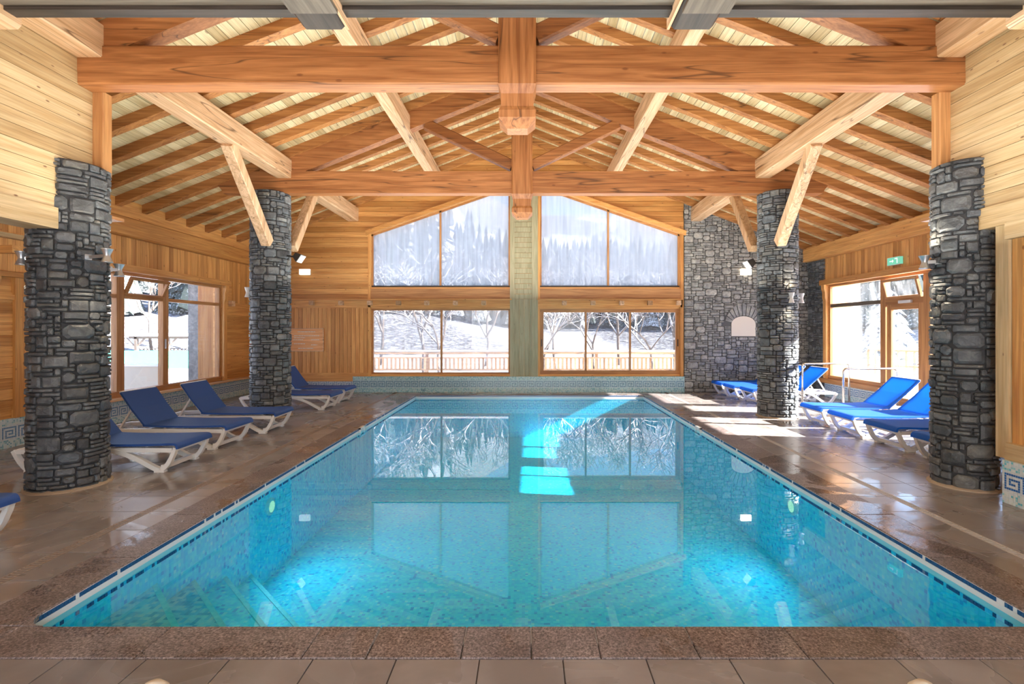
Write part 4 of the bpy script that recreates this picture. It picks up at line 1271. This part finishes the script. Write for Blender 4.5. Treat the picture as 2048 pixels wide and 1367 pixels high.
# ------------------------------------------------------------------ sun loungers
def strip_xz(g, pts, th, y0, y1):
    """ribbon of thickness th along pts (s,z), extruded from y0 to y1"""
    n = len(pts); L_ = []; R_ = []
    for i, (x, z) in enumerate(pts):
        a = Vector((*pts[max(i - 1, 0)],)); b = Vector((*pts[min(i + 1, n - 1)],)); d = (b - a).normalized()
        t_ = th[i] if isinstance(th, (list, tuple)) else th
        L_.append((x - d.y * t_ / 2, z + d.x * t_ / 2)); R_.append((x + d.y * t_ / 2, z - d.x * t_ / 2))
    for i in range(n - 1):
        q = [L_[i], L_[i + 1], R_[i + 1], R_[i]]
        vs = [(x, y0, z) for x, z in q] + [(x, y1, z) for x, z in q]
        fs = [(0, 3, 2, 1), (4, 5, 6, 7), (0, 1, 5, 4), (2, 3, 7, 6)]
        if i == 0: fs.append((0, 4, 7, 3))
        if i == n - 2: fs.append((1, 2, 6, 5))
        g.add(vs, fs)
def smoothpts(pts, k=4):
    out = []
    n = len(pts)
    for i in range(n - 1):
        p0, p1, p2, p3 = pts[max(i - 1, 0)], pts[i], pts[i + 1], pts[min(i + 2, n - 1)]
        for j in range(k):
            t_ = j / k
            out.append(tuple(.5 * ((2 * p1[d]) + (-p0[d] + p2[d]) * t_ + (2 * p0[d] - 5 * p1[d] + 4 * p2[d] - p3[d]) * t_ ** 2 + (-p0[d] + 3 * p1[d] - 3 * p2[d] + p3[d]) * t_ ** 3) for d in (0, 1)))
    out.append(pts[-1]); return out
def lounger(fab, blen, bang):
    r = empty('sun_lounger', (0, 0, 0))
    W = .33
    P = lambda g, nm, mat, par=r, **k: g.build(nm, mat, par, **k)
    for s in (-1, 1):
        y0, y1 = sorted((s * W, s * (W - .045)))
        g = MB(); strip_xz(g, smoothpts([(.06, .27), (.5, .275), (1.0, .275), (1.5, .27), (1.97, .255)]), .055, y0, y1); P(g, 'side_rail', M['white'])
        # foot end leg: short front arm and a long sweeping rear arm
        g = MB()
        strip_xz(g, smoothpts([(.02, .30), (.06, .20), (.12, .09), (.20, .022)]), [.04] * 3 + [.045] * 3 + [.05] * 3 + [.055] * 4, y0 - .005, y1 + .005)
        strip_xz(g, smoothpts([(.20, .022), (.30, .06), (.50, .17), (.72, .25), (.86, .27)]), .055, y0 - .005, y1 + .005)
        g.box(.15, .27, y0 - .01, y1 + .01, 0, .03); P(g, 'leg', M['white'])
        g = MB()
        strip_xz(g, smoothpts([(1.98, .27), (1.92, .16), (1.84, .06), (1.78, .022)]), .045, y0 - .005, y1 + .005)
        strip_xz(g, smoothpts([(1.78, .022), (1.66, .06), (1.50, .17), (1.36, .25), (1.26, .27)]), .05, y0 - .005, y1 + .005)
        g.box(1.72, 1.84, y0 - .01, y1 + .01, 0, .03); P(g, 'leg', M['white'])
    for x in (.06, .62, 1.22, 1.94):
        g = MB(); g.box(x - .025, x + .025, -W + .04, W - .04, .245, .285); P(g, 'cross_bar', M['white'])
    g = MB(); g.box(.17, .22, -W + .04, W - .04, .03, .08); P(g, 'foot_bar', M['white'])
    # sling seat, curled down at the foot end
    g = MB(); pts = smoothpts([(-.01, .285), (.0, .325), (.05, .345), (.3, .338), (.65, .334), (1.0, .34), (1.22, .35)])
    strip_xz(g, pts, .028, -W - .012, W + .012); P(g, 'seat', fab, smooth=False)
    hx, hz = 1.20, .345
    ex, ez = hx + blen * math.cos(bang), hz + blen * math.sin(bang)
    g = MB(); nx_, nz_ = -math.sin(bang), math.cos(bang)
    strip_xz(g, [(hx, hz + .01), (hx + (ex - hx) * .5 - nx_ * .008, hz + (ez - hz) * .5 - nz_ * .008), (ex, ez)], .026, -W - .012, W + .012); bk = P(g, 'backrest', fab)
    for s in (-1, 1):
        g = MB(); g.bar((hx, s * (W - .02), hz - .02), (ex + .01, s * (W - .02), ez - .012), .03, .03, up=(0, 1, 0))
        g.build('back_frame', M['white'], bk)
    g = MB(); g.bar((ex + .008, -W, ez - .0), (ex + .008, W, ez - .0), .03, .034); g.build('head_bar', M['white'], bk)
    for s in (-1, 1):
        g = MB(); mxx, mzz = hx + (ex - hx) * .62, hz + (ez - hz) * .62
        g.bar((mxx, s * (W - .08), mzz - .02), (mxx + .22, s * (W - .08), .275), .025, .03, up=(0, 1, 0)); g.build('back_prop', M['white'], bk)
    return r
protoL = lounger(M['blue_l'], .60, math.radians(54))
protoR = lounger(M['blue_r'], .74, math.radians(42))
LL = [(-4.36, 3.93, 'blue sun lounger cut off at the left edge, in front of the near left column'),
      (-4.32, 6.47, 'blue sun lounger half hidden behind the near left column'),
      (-4.40, 7.62, 'blue sun lounger second beyond the near left column, backrest under the left window'),
      (-4.28, 8.77, 'blue sun lounger whose foot end overlaps the base of the far left column'),
      (-4.30, 11.22, 'blue sun lounger emerging just behind the far left column'),
      (-4.36, 12.28, 'blue sun lounger in the far left corner below the carved board')]
for i, (x, y, lab) in enumerate(LL):
    o = protoL if i == 0 else copy_tree(protoL)
    o.location = (x, y, 0); o.rotation_euler = (0, 0, math.pi + math.radians((0, 1, -1, 1.5, 0, -1)[i]))
    tag(o, lab, 'sun lounger', 'sun loungers along the left side')
LR = [(5.25, 9.27, 'blue sun lounger with a bright sunlit backrest beside the handrails'),
      (5.26, 8.42, 'blue sun lounger with raised backrest just left of the near right column'),
      (5.27, 7.48, 'blue sun lounger, its foot end left of the near right column'),
      (5.27, 6.52, 'blue sun lounger almost hidden by the near right column'),
      (5.08, 13.46, 'blue sun lounger against the stone wall, furthest back on the right'),
      (5.12, 12.74, 'blue sun lounger in the middle of the three by the stone wall'),
      (5.24, 11.98, 'blue sun lounger behind the far right column, nearest of the three by the stone wall')]
for i, (x, y, lab) in enumerate(LR):
    o = protoR if i == 0 else copy_tree(protoR)
    o.location = (x, y, 0); o.rotation_euler = (0, 0, math.radians((0, -1, 1, 0, 0, 0, 1)[i]))
    tag(o, lab, 'sun lounger', 'sun loungers along the right side')

# ------------------------------------------------------------------ handrails
for y, lab in ((11.52, 'steel handrail further back, beside the foot bath'), (10.02, 'steel handrail nearer the camera, beside the foot bath')):
    h = empty('handrail', (6.9, y, 0), lab, 'handrail')
    pts = [(6.32, y, 0), (6.32, y, .90)]
    for k in range(1, 6): t_ = math.pi / 2 * k / 5; pts.append((6.32 + .07 * (1 - math.cos(t_)), y, .90 + .07 * math.sin(t_)))
    for k in range(6): t_ = math.pi / 2 * k / 5; pts.append((7.40 - .07 + .07 * math.sin(t_), y, .90 + .07 * math.cos(t_)))
    pts.append((7.40, y, 0))
    g = MB(); g.tube(pts, .021, 12); g.build('rail_tube', M['steel'], h, smooth=True)
    for x in (6.32, 7.40):
        g = MB(); g.lathe([(.045, 0), (.045, .008), (.024, .016)], (x, y, 0), 16); g.build('base_flange', M['steel'], h)

# ------------------------------------------------------------------ lamps
def sconce(p, wall_p, label, mat, r=.055, h=.15, up=0):
    """hourglass up-and-down lamp on a bracket from wall_p"""
    x, y, z = p
    e = empty('wall_lamp', p, label, 'lamp')
    g = MB(); g.lathe([(r, -h / 2), (r * .95, -h / 2 + .01), (r * .55, -.01), (r * .55, .01), (r * .98, h / 2 - .01), (r * 1.05, h / 2)], p, 18); g.build('lamp_body', mat, e, smooth=True)
    g = MB(); g.bar(wall_p, p, .03, .035); g.build('bracket', mat, e)
    g = MB(); d = (Vector(p) - Vector(wall_p)).normalized(); w = Vector(wall_p); g.bar(w - d * .03, w + d * .04, .07, .06); g.build('wall_box', mat, e)
    if up:
        for sgn, pw in ((1, up), (-1, up * .9)):
            d_ = bpy.data.lights.new('lamp_light', 'SPOT'); d_.energy = pw; d_.spot_size = math.radians(120); d_.spot_blend = .8; d_.color = (1, .82, .6); d_.shadow_soft_size = .04
            o = bpy.data.objects.new('lamp_light', d_); COL.objects.link(o); o.parent = e; o.location = (0, 0, sgn * (h / 2 + .03)); o.rotation_euler = (math.pi if sgn > 0 else 0, 0, 0)
def at(px, py, Y): return ((px - 1056) / 1000 * Y, Y, EYE + (659 - py) / 1000 * Y)
UPW = 22
sconce(at(43, 516, 5.50), (-5.50, 5.55, at(0, 516, 5.5)[2]), 'silver hourglass lamp on the left side of the near left column', M['silver'], up=UPW)
sconce(at(214, 511, 5.42), (-4.88, 5.52, at(0, 511, 5.4)[2]), 'silver hourglass lamp on the right side of the near left column', M['silver'], up=UPW)
sconce(at(238, 540, 6.10), (-5.02, 5.96, at(0, 540, 6.1)[2]), 'silver hourglass lamp behind the near left column, in front of the left window', M['silver'], up=UPW)
sconce(at(1849, 524, 5.72), (4.68, 5.68, at(0, 524, 5.72)[2]), 'silver hourglass lamp on the left side of the near right column', M['silver'], up=UPW)
sconce(at(495, 584, 10.1), (-5.58, 10.12, at(0, 584, 10.1)[2]), 'small white hourglass lamp on the left side of the far left column', M['white'], .055, .2, up=UPW)
sconce(at(1583, 595, 9.68), (5.12, 9.82, at(0, 592, 9.75)[2]), 'small white hourglass lamp on the front of the far right column', M['white'], .055, .2, up=UPW)
sconce(at(1603, 596, 10.3), (5.40, 10.28, at(0, 592, 10.2)[2]), 'small white hourglass lamp on the right side of the far right column', M['white'], .055, .2, up=UPW)
def flood(p, wp, s, label, lit):
    e = empty('floodlight', p, label, 'floodlight')
    a = Vector(p)
    q = Quaternion((0, 1, 0), s * math.radians(35))
    g = MB()
    def body(w0, w1, h0, h1, L0, L1):
        vs = []
        for L_, w, h in ((L0, w0, h0), (L1, w1, h1)):
            for x, z in ((-w, -h), (w, -h), (w, h), (-w, h)): vs.append(a + q @ Vector((s * L_, x, z)))
        return vs, [(0, 1, 2, 3), (7, 6, 5, 4), (0, 4, 5, 1), (1, 5, 6, 2), (2, 6, 7, 3), (3, 7, 4, 0)]
    g.add(*body(.06, .11, .05, .09, -.08, .06)); g.build('housing', M['blackmetal'], e)
    g = MB(); g.add(*body(.10, .10, .08, .08, .061, .075)); g.build('glass', M['lampglow'] if lit else M['poolwhite'], e)
    g = MB(); g.bar(wp, p, .03, .03); g.build('bracket', M['blackmetal'], e)
flood(at(597, 514, 10.0), (-4.86, 10.1, at(0, 510, 10)[2]), 1, 'black floodlight on the right side of the far left column', False)
flood(at(1500, 526, 9.9), (4.70, 10.1, at(0, 524, 10)[2]), -1, 'black floodlight on the left side of the far right column', False)
for px, lab, m_, pw in ((608, 'white lamp on the cladding right of the far left column', 'lampglow', 12), (1493, 'glowing lamp on the stone wall left of the far right column', 'warmglow', 25)):
    c = at(px, 543, YB - .12)
    e = empty('bulkhead_lamp', c, lab, 'lamp')
    g = MB(); g.box(c[0] - .15, c[0] + .15, YB - .05, YB - .02, c[2] - .08, c[2] + .08); g.build('back_plate', M['white'], e)
    g = MB()
    for i, (w, h, y) in enumerate(()): pass
    vs = []
    for w, h, y in ((.14, .085, YB - .05), (.14, .075, YB - .12), (.09, .045, YB - .17)):
        for x, z in ((-w, -h), (w, -h), (w, h), (-w, h)): vs.append((c[0] + x, y, c[2] + z))
    fs = [(4 * r + k, 4 * r + (k + 1) % 4, 4 * r + 4 + (k + 1) % 4, 4 * r + 4 + k) for r in (0, 1) for k in range(4)] + [(8, 9, 10, 11)]
    g.add(vs, fs); g.build('lamp_glass', M[m_], e)

# exit sign
ex = empty('exit_sign', (XR - .06, 10.72, 3.12), 'small green emergency exit sign above the glazed door', 'sign')
g = MB(); g.box(XR - .10, XR - .02, 10.50, 10.86, 3.13, 3.30); g.build('housing', M['white'], ex)
g = MB(); g.box(XR - .104, XR - .10, 10.51, 10.85, 3.14, 3.29); g.box(XR - .10, XR - .03, 10.494, 10.50, 3.14, 3.29); g.build('green_face', M['exitgreen'], ex)
g = MB()
xx = XR - .108
for a, b, c, d in ((10.55, 10.57, 3.16, 3.27), (10.57, 10.63, 3.25, 3.27), (10.68, 10.78, 3.205, 3.225)): g.box(xx, xx + .004, a, b, c, d)
g.prism([(xx, 10.66, 3.215), (xx, 10.70, 3.25), (xx, 10.70, 3.18)], (.004, 0, 0))
g.build('pictogram', M['exitwhite'], ex)

# carved notice board on the back wall
nb = empty('notice_board', (bx(615), YB - .03, bz(701)), 'orange carved wooden notice board right of the far left column', 'notice board')
g = MB(); g.box(bx(580), bx(649), YB - .055, YB - .026, bz(702), bz(656)); g.build('board', M['sign'], nb)
g = MB(); ring_ = (bx(580), bx(649), bz(702), bz(656))
for a, b, c, d in ((ring_[0], ring_[1], ring_[2], ring_[2] + .02), (ring_[0], ring_[1], ring_[3] - .02, ring_[3]), (ring_[0], ring_[0] + .02, ring_[2], ring_[3]), (ring_[1] - .02, ring_[1], ring_[2], ring_[3])): g.box(a, b, YB - .065, YB - .05, c, d)
g.build('border', M['purlin_x'], nb)
g = MB()
for px0, px1, py in ((597, 632, 663), (590, 612, 675), (588, 608, 679), (624, 640, 679), (590, 612, 687), (624, 636, 689), (598, 628, 696), (590, 640, 671)):
    x_ = bx(px0)
    while x_ < bx(px1):
        w_ = RND.uniform(.03, .09); x2_ = min(x_ + w_, bx(px1)); g.box(x_, x2_, YB - .058, YB - .054, bz(py + .8), bz(py - .8)); x_ = x2_ + .012
g.build('lettering', M['cream'], nb, label='pale illegible lettering lines')

# two cream knobs at the very bottom edge
for px, lab in ((305, 'cream rounded post cap at the bottom edge, left'), (1850, 'cream rounded post cap at the bottom edge, right')):
    Y = 2.10; x = (px - 1056) / 1000 * Y
    e = empty('post_cap', (x, Y, 0), lab, 'post')
    g = MB(); g.lathe([(.025, 0), (.025, .14)], (x, Y, 0), 14); g.build('stem', M['steel'], e)
    g = MB(); g.lathe([(.03, .13), (.055, .16), (.066, .20), (.060, .235), (.035, .262), (.005, .27)], (x, Y, 0), 22); g.build('cap', M['cream'], e, smooth=True)

# ------------------------------------------------------------------ outside
out_ = MB(); ring(out_, -250, 250, -120, 260, XL - .3, XR + .3, Y0 - .2, YB + .35, -.5, -.16)
out_.build('snow_ground', M['snow'], None, 'flat snow covered ground outside the windows', kind='structure')
# wooded hillsides, a ring of ridges
def hill():
    g = MB(); na, nr = 140, 16
    rh = random.Random(4); ph = [rh.uniform(0, 6.28) for _ in range(8)]
    vs = []
    for i in range(nr + 1):
        rr = 30 + i * 9
        for k in range(na):
            a = 2 * math.pi * k / na
            top = .37 + .05 * math.sin(3 * a + ph[0]) + .04 * math.sin(7 * a + ph[1]) + .02 * math.sin(17 * a + ph[2])
            # lower towards the sun
            top *= .60 + .40 * (.5 - .5 * math.cos(a - AZ))
            t_ = i / nr; z = -.4 + rr * top * (t_ ** .75) * (1 if i < nr else .98) + 1.0 * math.sin(9 * a + i + ph[3]) * t_
            vs.append((rr * math.cos(a), 8 + rr * math.sin(a), z))
    fs = [(i * na + k, i * na + (k + 1) % na, (i + 1) * na + (k + 1) % na, (i + 1) * na + k) for i in range(nr) for k in range(na)]
    g.add(vs, [tuple(reversed(f)) for f in fs])
    g.build('hillside', M['hill'], None, 'snowy wooded mountainside beyond the windows', kind='structure', smooth=True)
    return vs, na, nr
hv, hna, hnr = hill()
def conifer(g, x, y, z, h, r, n=7, tiers=4):
    for t_ in range(tiers):
        z0 = z + h * (.12 + .8 * t_ / tiers); z1 = z0 + h * (.42 - .05 * t_); rr = r * (1 - t_ / tiers * .8)
        b = len(g.v); g.v.append((x, y, min(z1, z + h)))
        for k in range(n):
            a = 2 * math.pi * (k + .5 * (t_ % 2)) / n; q = rr * (1 if k % 2 else .8)
            g.v.append((x + q * math.cos(a), y + q * math.sin(a), z0 - (.05 * h if k % 2 else 0)))
        for k in range(n): g.f.append((b, b + 1 + k, b + 1 + (k + 1) % n))
rt = random.Random(6); g = MB()
for _ in range(2200):
    a = rt.uniform(0, 2 * math.pi) if rt.random() < .4 else rt.uniform(.6, 2.6)
    i = rt.randrange(2, 10); k = int(a / (2 * math.pi) * hna) % hna; v = hv[i * hna + k]
    conifer(g, v[0] + rt.uniform(-2, 2), v[1] + rt.uniform(-2, 2), v[2] - .4, rt.uniform(4, 8), rt.uniform(.9, 1.6), 6, 3)
g.build('hillside_forest', M['snowconifer'], None, 'distant snow dusted forest on the hillside', 'forest', kind='stuff')
def bare_tree(x, y, h, seed, label, z0=-.2, spread=.55):
    rr = random.Random(seed); g = MB()
    def br(p, d, L_, r, dep):
        q1 = p + d * L_ * .5 + Vector((rr.uniform(-1, 1), rr.uniform(-1, 1), rr.uniform(-.5, .5))) * L_ * .07; q = p + d * L_
        g.tube([p, q1, q], [r, r * .85, r * .68], 5 if dep < 2 else 4, caps=False)
        if dep >= 5: return
        for _ in range(3):
            nd = (d + Vector((rr.uniform(-1, 1), rr.uniform(-1, 1), rr.uniform(-.25, .6))) * (spread + .12 * dep)).normalized()
            br(q - d * L_ * rr.uniform(0, .35), nd, L_ * rr.uniform(.62, .82), r * .66, dep + 1)
    br(Vector((0, 0, 0)), Vector((rr.uniform(-.1, .1), rr.uniform(-.1, .1), 1)).normalized(), h * .26, h * .0105, 0)
    o = bpy.data.objects.new('bare_tree', g.mesh('bare_tree', M['snowtree'])); COL.objects.link(o); o.location = (x, y, z0)
    tag(o, label, 'tree', 'bare trees outside')
bare_tree(-4.6, 22, 8, 1, 'bare snow laden tree outside the lower left back window')
bare_tree(-.2, 20.5, 7, 2, 'bare snow laden tree outside at the centre pillar')
bare_tree(1.3, 24, 7.5, 3, 'bare snow laden tree behind the left pane of the three-pane window')
bare_tree(6.2, 21, 8, 4, 'bare snow laden tree behind the right pane of the three-pane window')
bare_tree(-2.2, 26, 9, 5, 'taller bare tree in the middle of the left back windows')
bare_tree(3.4, 30, 9, 6, 'bare tree further off behind the three-pane window')
bare_tree(-24, 32, 10, 7, 'bare tree outside seen through the middle bay of the left window')
bare_tree(-20.5, 33, 9, 8, 'bare tree outside seen through the far bay of the left window')
bare_tree(-30, 36, 11, 9, 'bare tree furthest to the left outside the left window')
for i, (x, y, h, lab) in enumerate(((-6.6, 19.5, 6, 'slender bare tree at the left edge of the lower left back window'), (-3.4, 19.2, 5.5, 'low bare tree just behind the railing, left back window'), (.6, 18.6, 5, 'bushy bare tree close behind the railing, left pane of the three'), (2.6, 19.0, 5.5, 'bushy bare tree close behind the railing, middle pane of the three'), (4.6, 18.8, 5.2, 'bushy bare tree close behind the railing, right pane of the three'), (7.6, 23, 8, 'bare tree at the right edge of the three-pane window'), (-8.0, 27, 9, 'bare tree further off behind the lower left back window'), (4.9, 27, 9, 'tall bare tree between the middle and right panes'))):
    bare_tree(x, y, h, 40 + i, lab, spread=.8)
# evergreen seen through the door
e = empty('snowy_evergreen', (17.6, 24.5, -.2), 'snowy evergreen outside the glazed door and right window', 'tree')
g = MB(); g.tube([(17.6, 24.5, -.2), (17.6, 24.5, 3.6)], [.12, .04], 6); g.build('trunk', M['bark'], e)
g = MB(); conifer(g, 17.6, 24.5, -.1, 4.4, 1.6, 11, 8); g.build('foliage', M['snowconifer'], e)

# deck railing behind the back windows
rl = empty('deck_railing', (1.5, 16.8, 0), 'snow capped wooden deck railing outside the back windows', 'railing')
g = MB(); g.box(-6.5, 8.2, 16.76, 16.90, .93, 1.0); g.build('top_rail', M['purlin_x'], rl)
g = MB(); pts = []
g.bar((-6.5, 16.83, 1.03), (8.2, 16.83, 1.03), .15, .07, ch=.02); g.build('snow_cap', M['snow'], rl)
g = MB(); g.box(-6.5, 8.2, 16.78, 16.86, .78, .83); g.build('middle_rail', M['purlin_x'], rl)
g = MB(); g.box(-6.5, 8.2, 16.78, 16.86, .38, .44); g.build('bottom_rail', M['purlin_x'], rl)
bmsh = MB(); bmsh.box(-.035, .035, -.012, .012, .42, .80); bme = bmsh.mesh('baluster', M['purlin_z'])
x = -6.4
while x < 8.1:
    if x > -.2: inst('baluster', bme, (x - 1.5, -.03, 0), rl)
    else: inst('baluster', bme, (x - 1.5, -.03, 0), rl)
    x += .14
for x in (-6.4, -3.4, -.6, 2.3, 5.0, 8.1):
    g = MB(); g.box(x - .05, x + .05, 16.8, 16.9, -.2, 1.0); g.build('rail_post', M['purlin_z'], rl)
g = MB(); g.box(-9, 9.5, YB + .4, 16.9, -.2, -.03); g.build('snow_terrace', M['snow'], None, 'snow covered terrace between the back windows and the deck railing', kind='structure', at=(0, 16, -.2))
# right hand railing outside the door
r2 = empty('side_railing', (14, 18, 0), 'brown wooden railing outside the right window and door', 'railing')
g = MB(); g.bar((13.6, 20, .95), (16.4, 16, .95), .1, .07); g.bar((13.6, 20, .35), (16.4, 16, .35), .06, .06); g.build('rail', M['beam_x'], r2)
for k in range(20):
    t_ = k / 19; x = 13.6 + 2.8 * t_; y = 20 - 4 * t_
    g = MB(); g.box(x - .04, x + .04, y - .015, y + .015, 0, .92); g.build('baluster', M['beam_z'], r2)
g = MB(); g.bar((13.6, 20, 1.02), (16.4, 16, 1.02), .14, .08, ch=.02); g.build('snow_cap', M['snow'], r2)
# left hand outside: green barrier, beige wall, snow roofed shelter
g = MB(); g.box(-26, -12.5, 24.6, 24.66, -.2, .72); g.build('green_barrier', M['green'], None, 'long green barrier on the snow outside the left window', 'barrier', at=(-19, 24.6, -.2))
bw_ = empty('beige_parapet', (-9.6, 11.6, -.2), 'low beige rendered wall just outside the left window', 'low wall')
g = MB(); g.box(-11.4, -8.78, 11.9, 12.1, -.2, .88); g.build('wall_body', M['beige'], bw_)
g = MB(); g.box(-11.42, -8.76, 11.86, 12.14, .88, .93); g.build('snow_cap', M['snow'], bw_)
g = MB(); g.box(-30, -8.7, 12.0, 12.02, -.18, -.17)
pg = empty('snowy_shelter', (-20.5, 31, -.2), 'open timber shelter with a snow covered flat roof outside the left window', 'shelter')
g = MB(); g.box(-24.2, -17.2, 30, 32, 1.36, 1.52); g.build('snow_roof', M['snow'], pg)
g = MB(); g.box(-24, -17.4, 30.05, 30.2, 1.22, 1.36); g.build('roof_beam', M['bark'], pg)
for x in (-23.6, -21.7, -19.8, -17.8):
    g = MB(); g.box(x - .08, x + .08, 30.05, 30.2, -.2, 1.3); g.bar((x, 30.12, .7), (x + .55, 30.12, 1.28), .08, .08); g.bar((x, 30.12, .7), (x - .55, 30.12, 1.28), .08, .08); g.build('shelter_post', M['snowtree'], pg)
g = MB()
for k in range(26):
    x = -23.6 + k * .23
    g.bar((x, 30.3, .25), (x + .4, 30.3, .65), .03, .03); g.bar((x + .4, 30.3, .25), (x, 30.3, .65), .03, .03)
g.build('lattice', M['bark'], pg, kind='stuff')
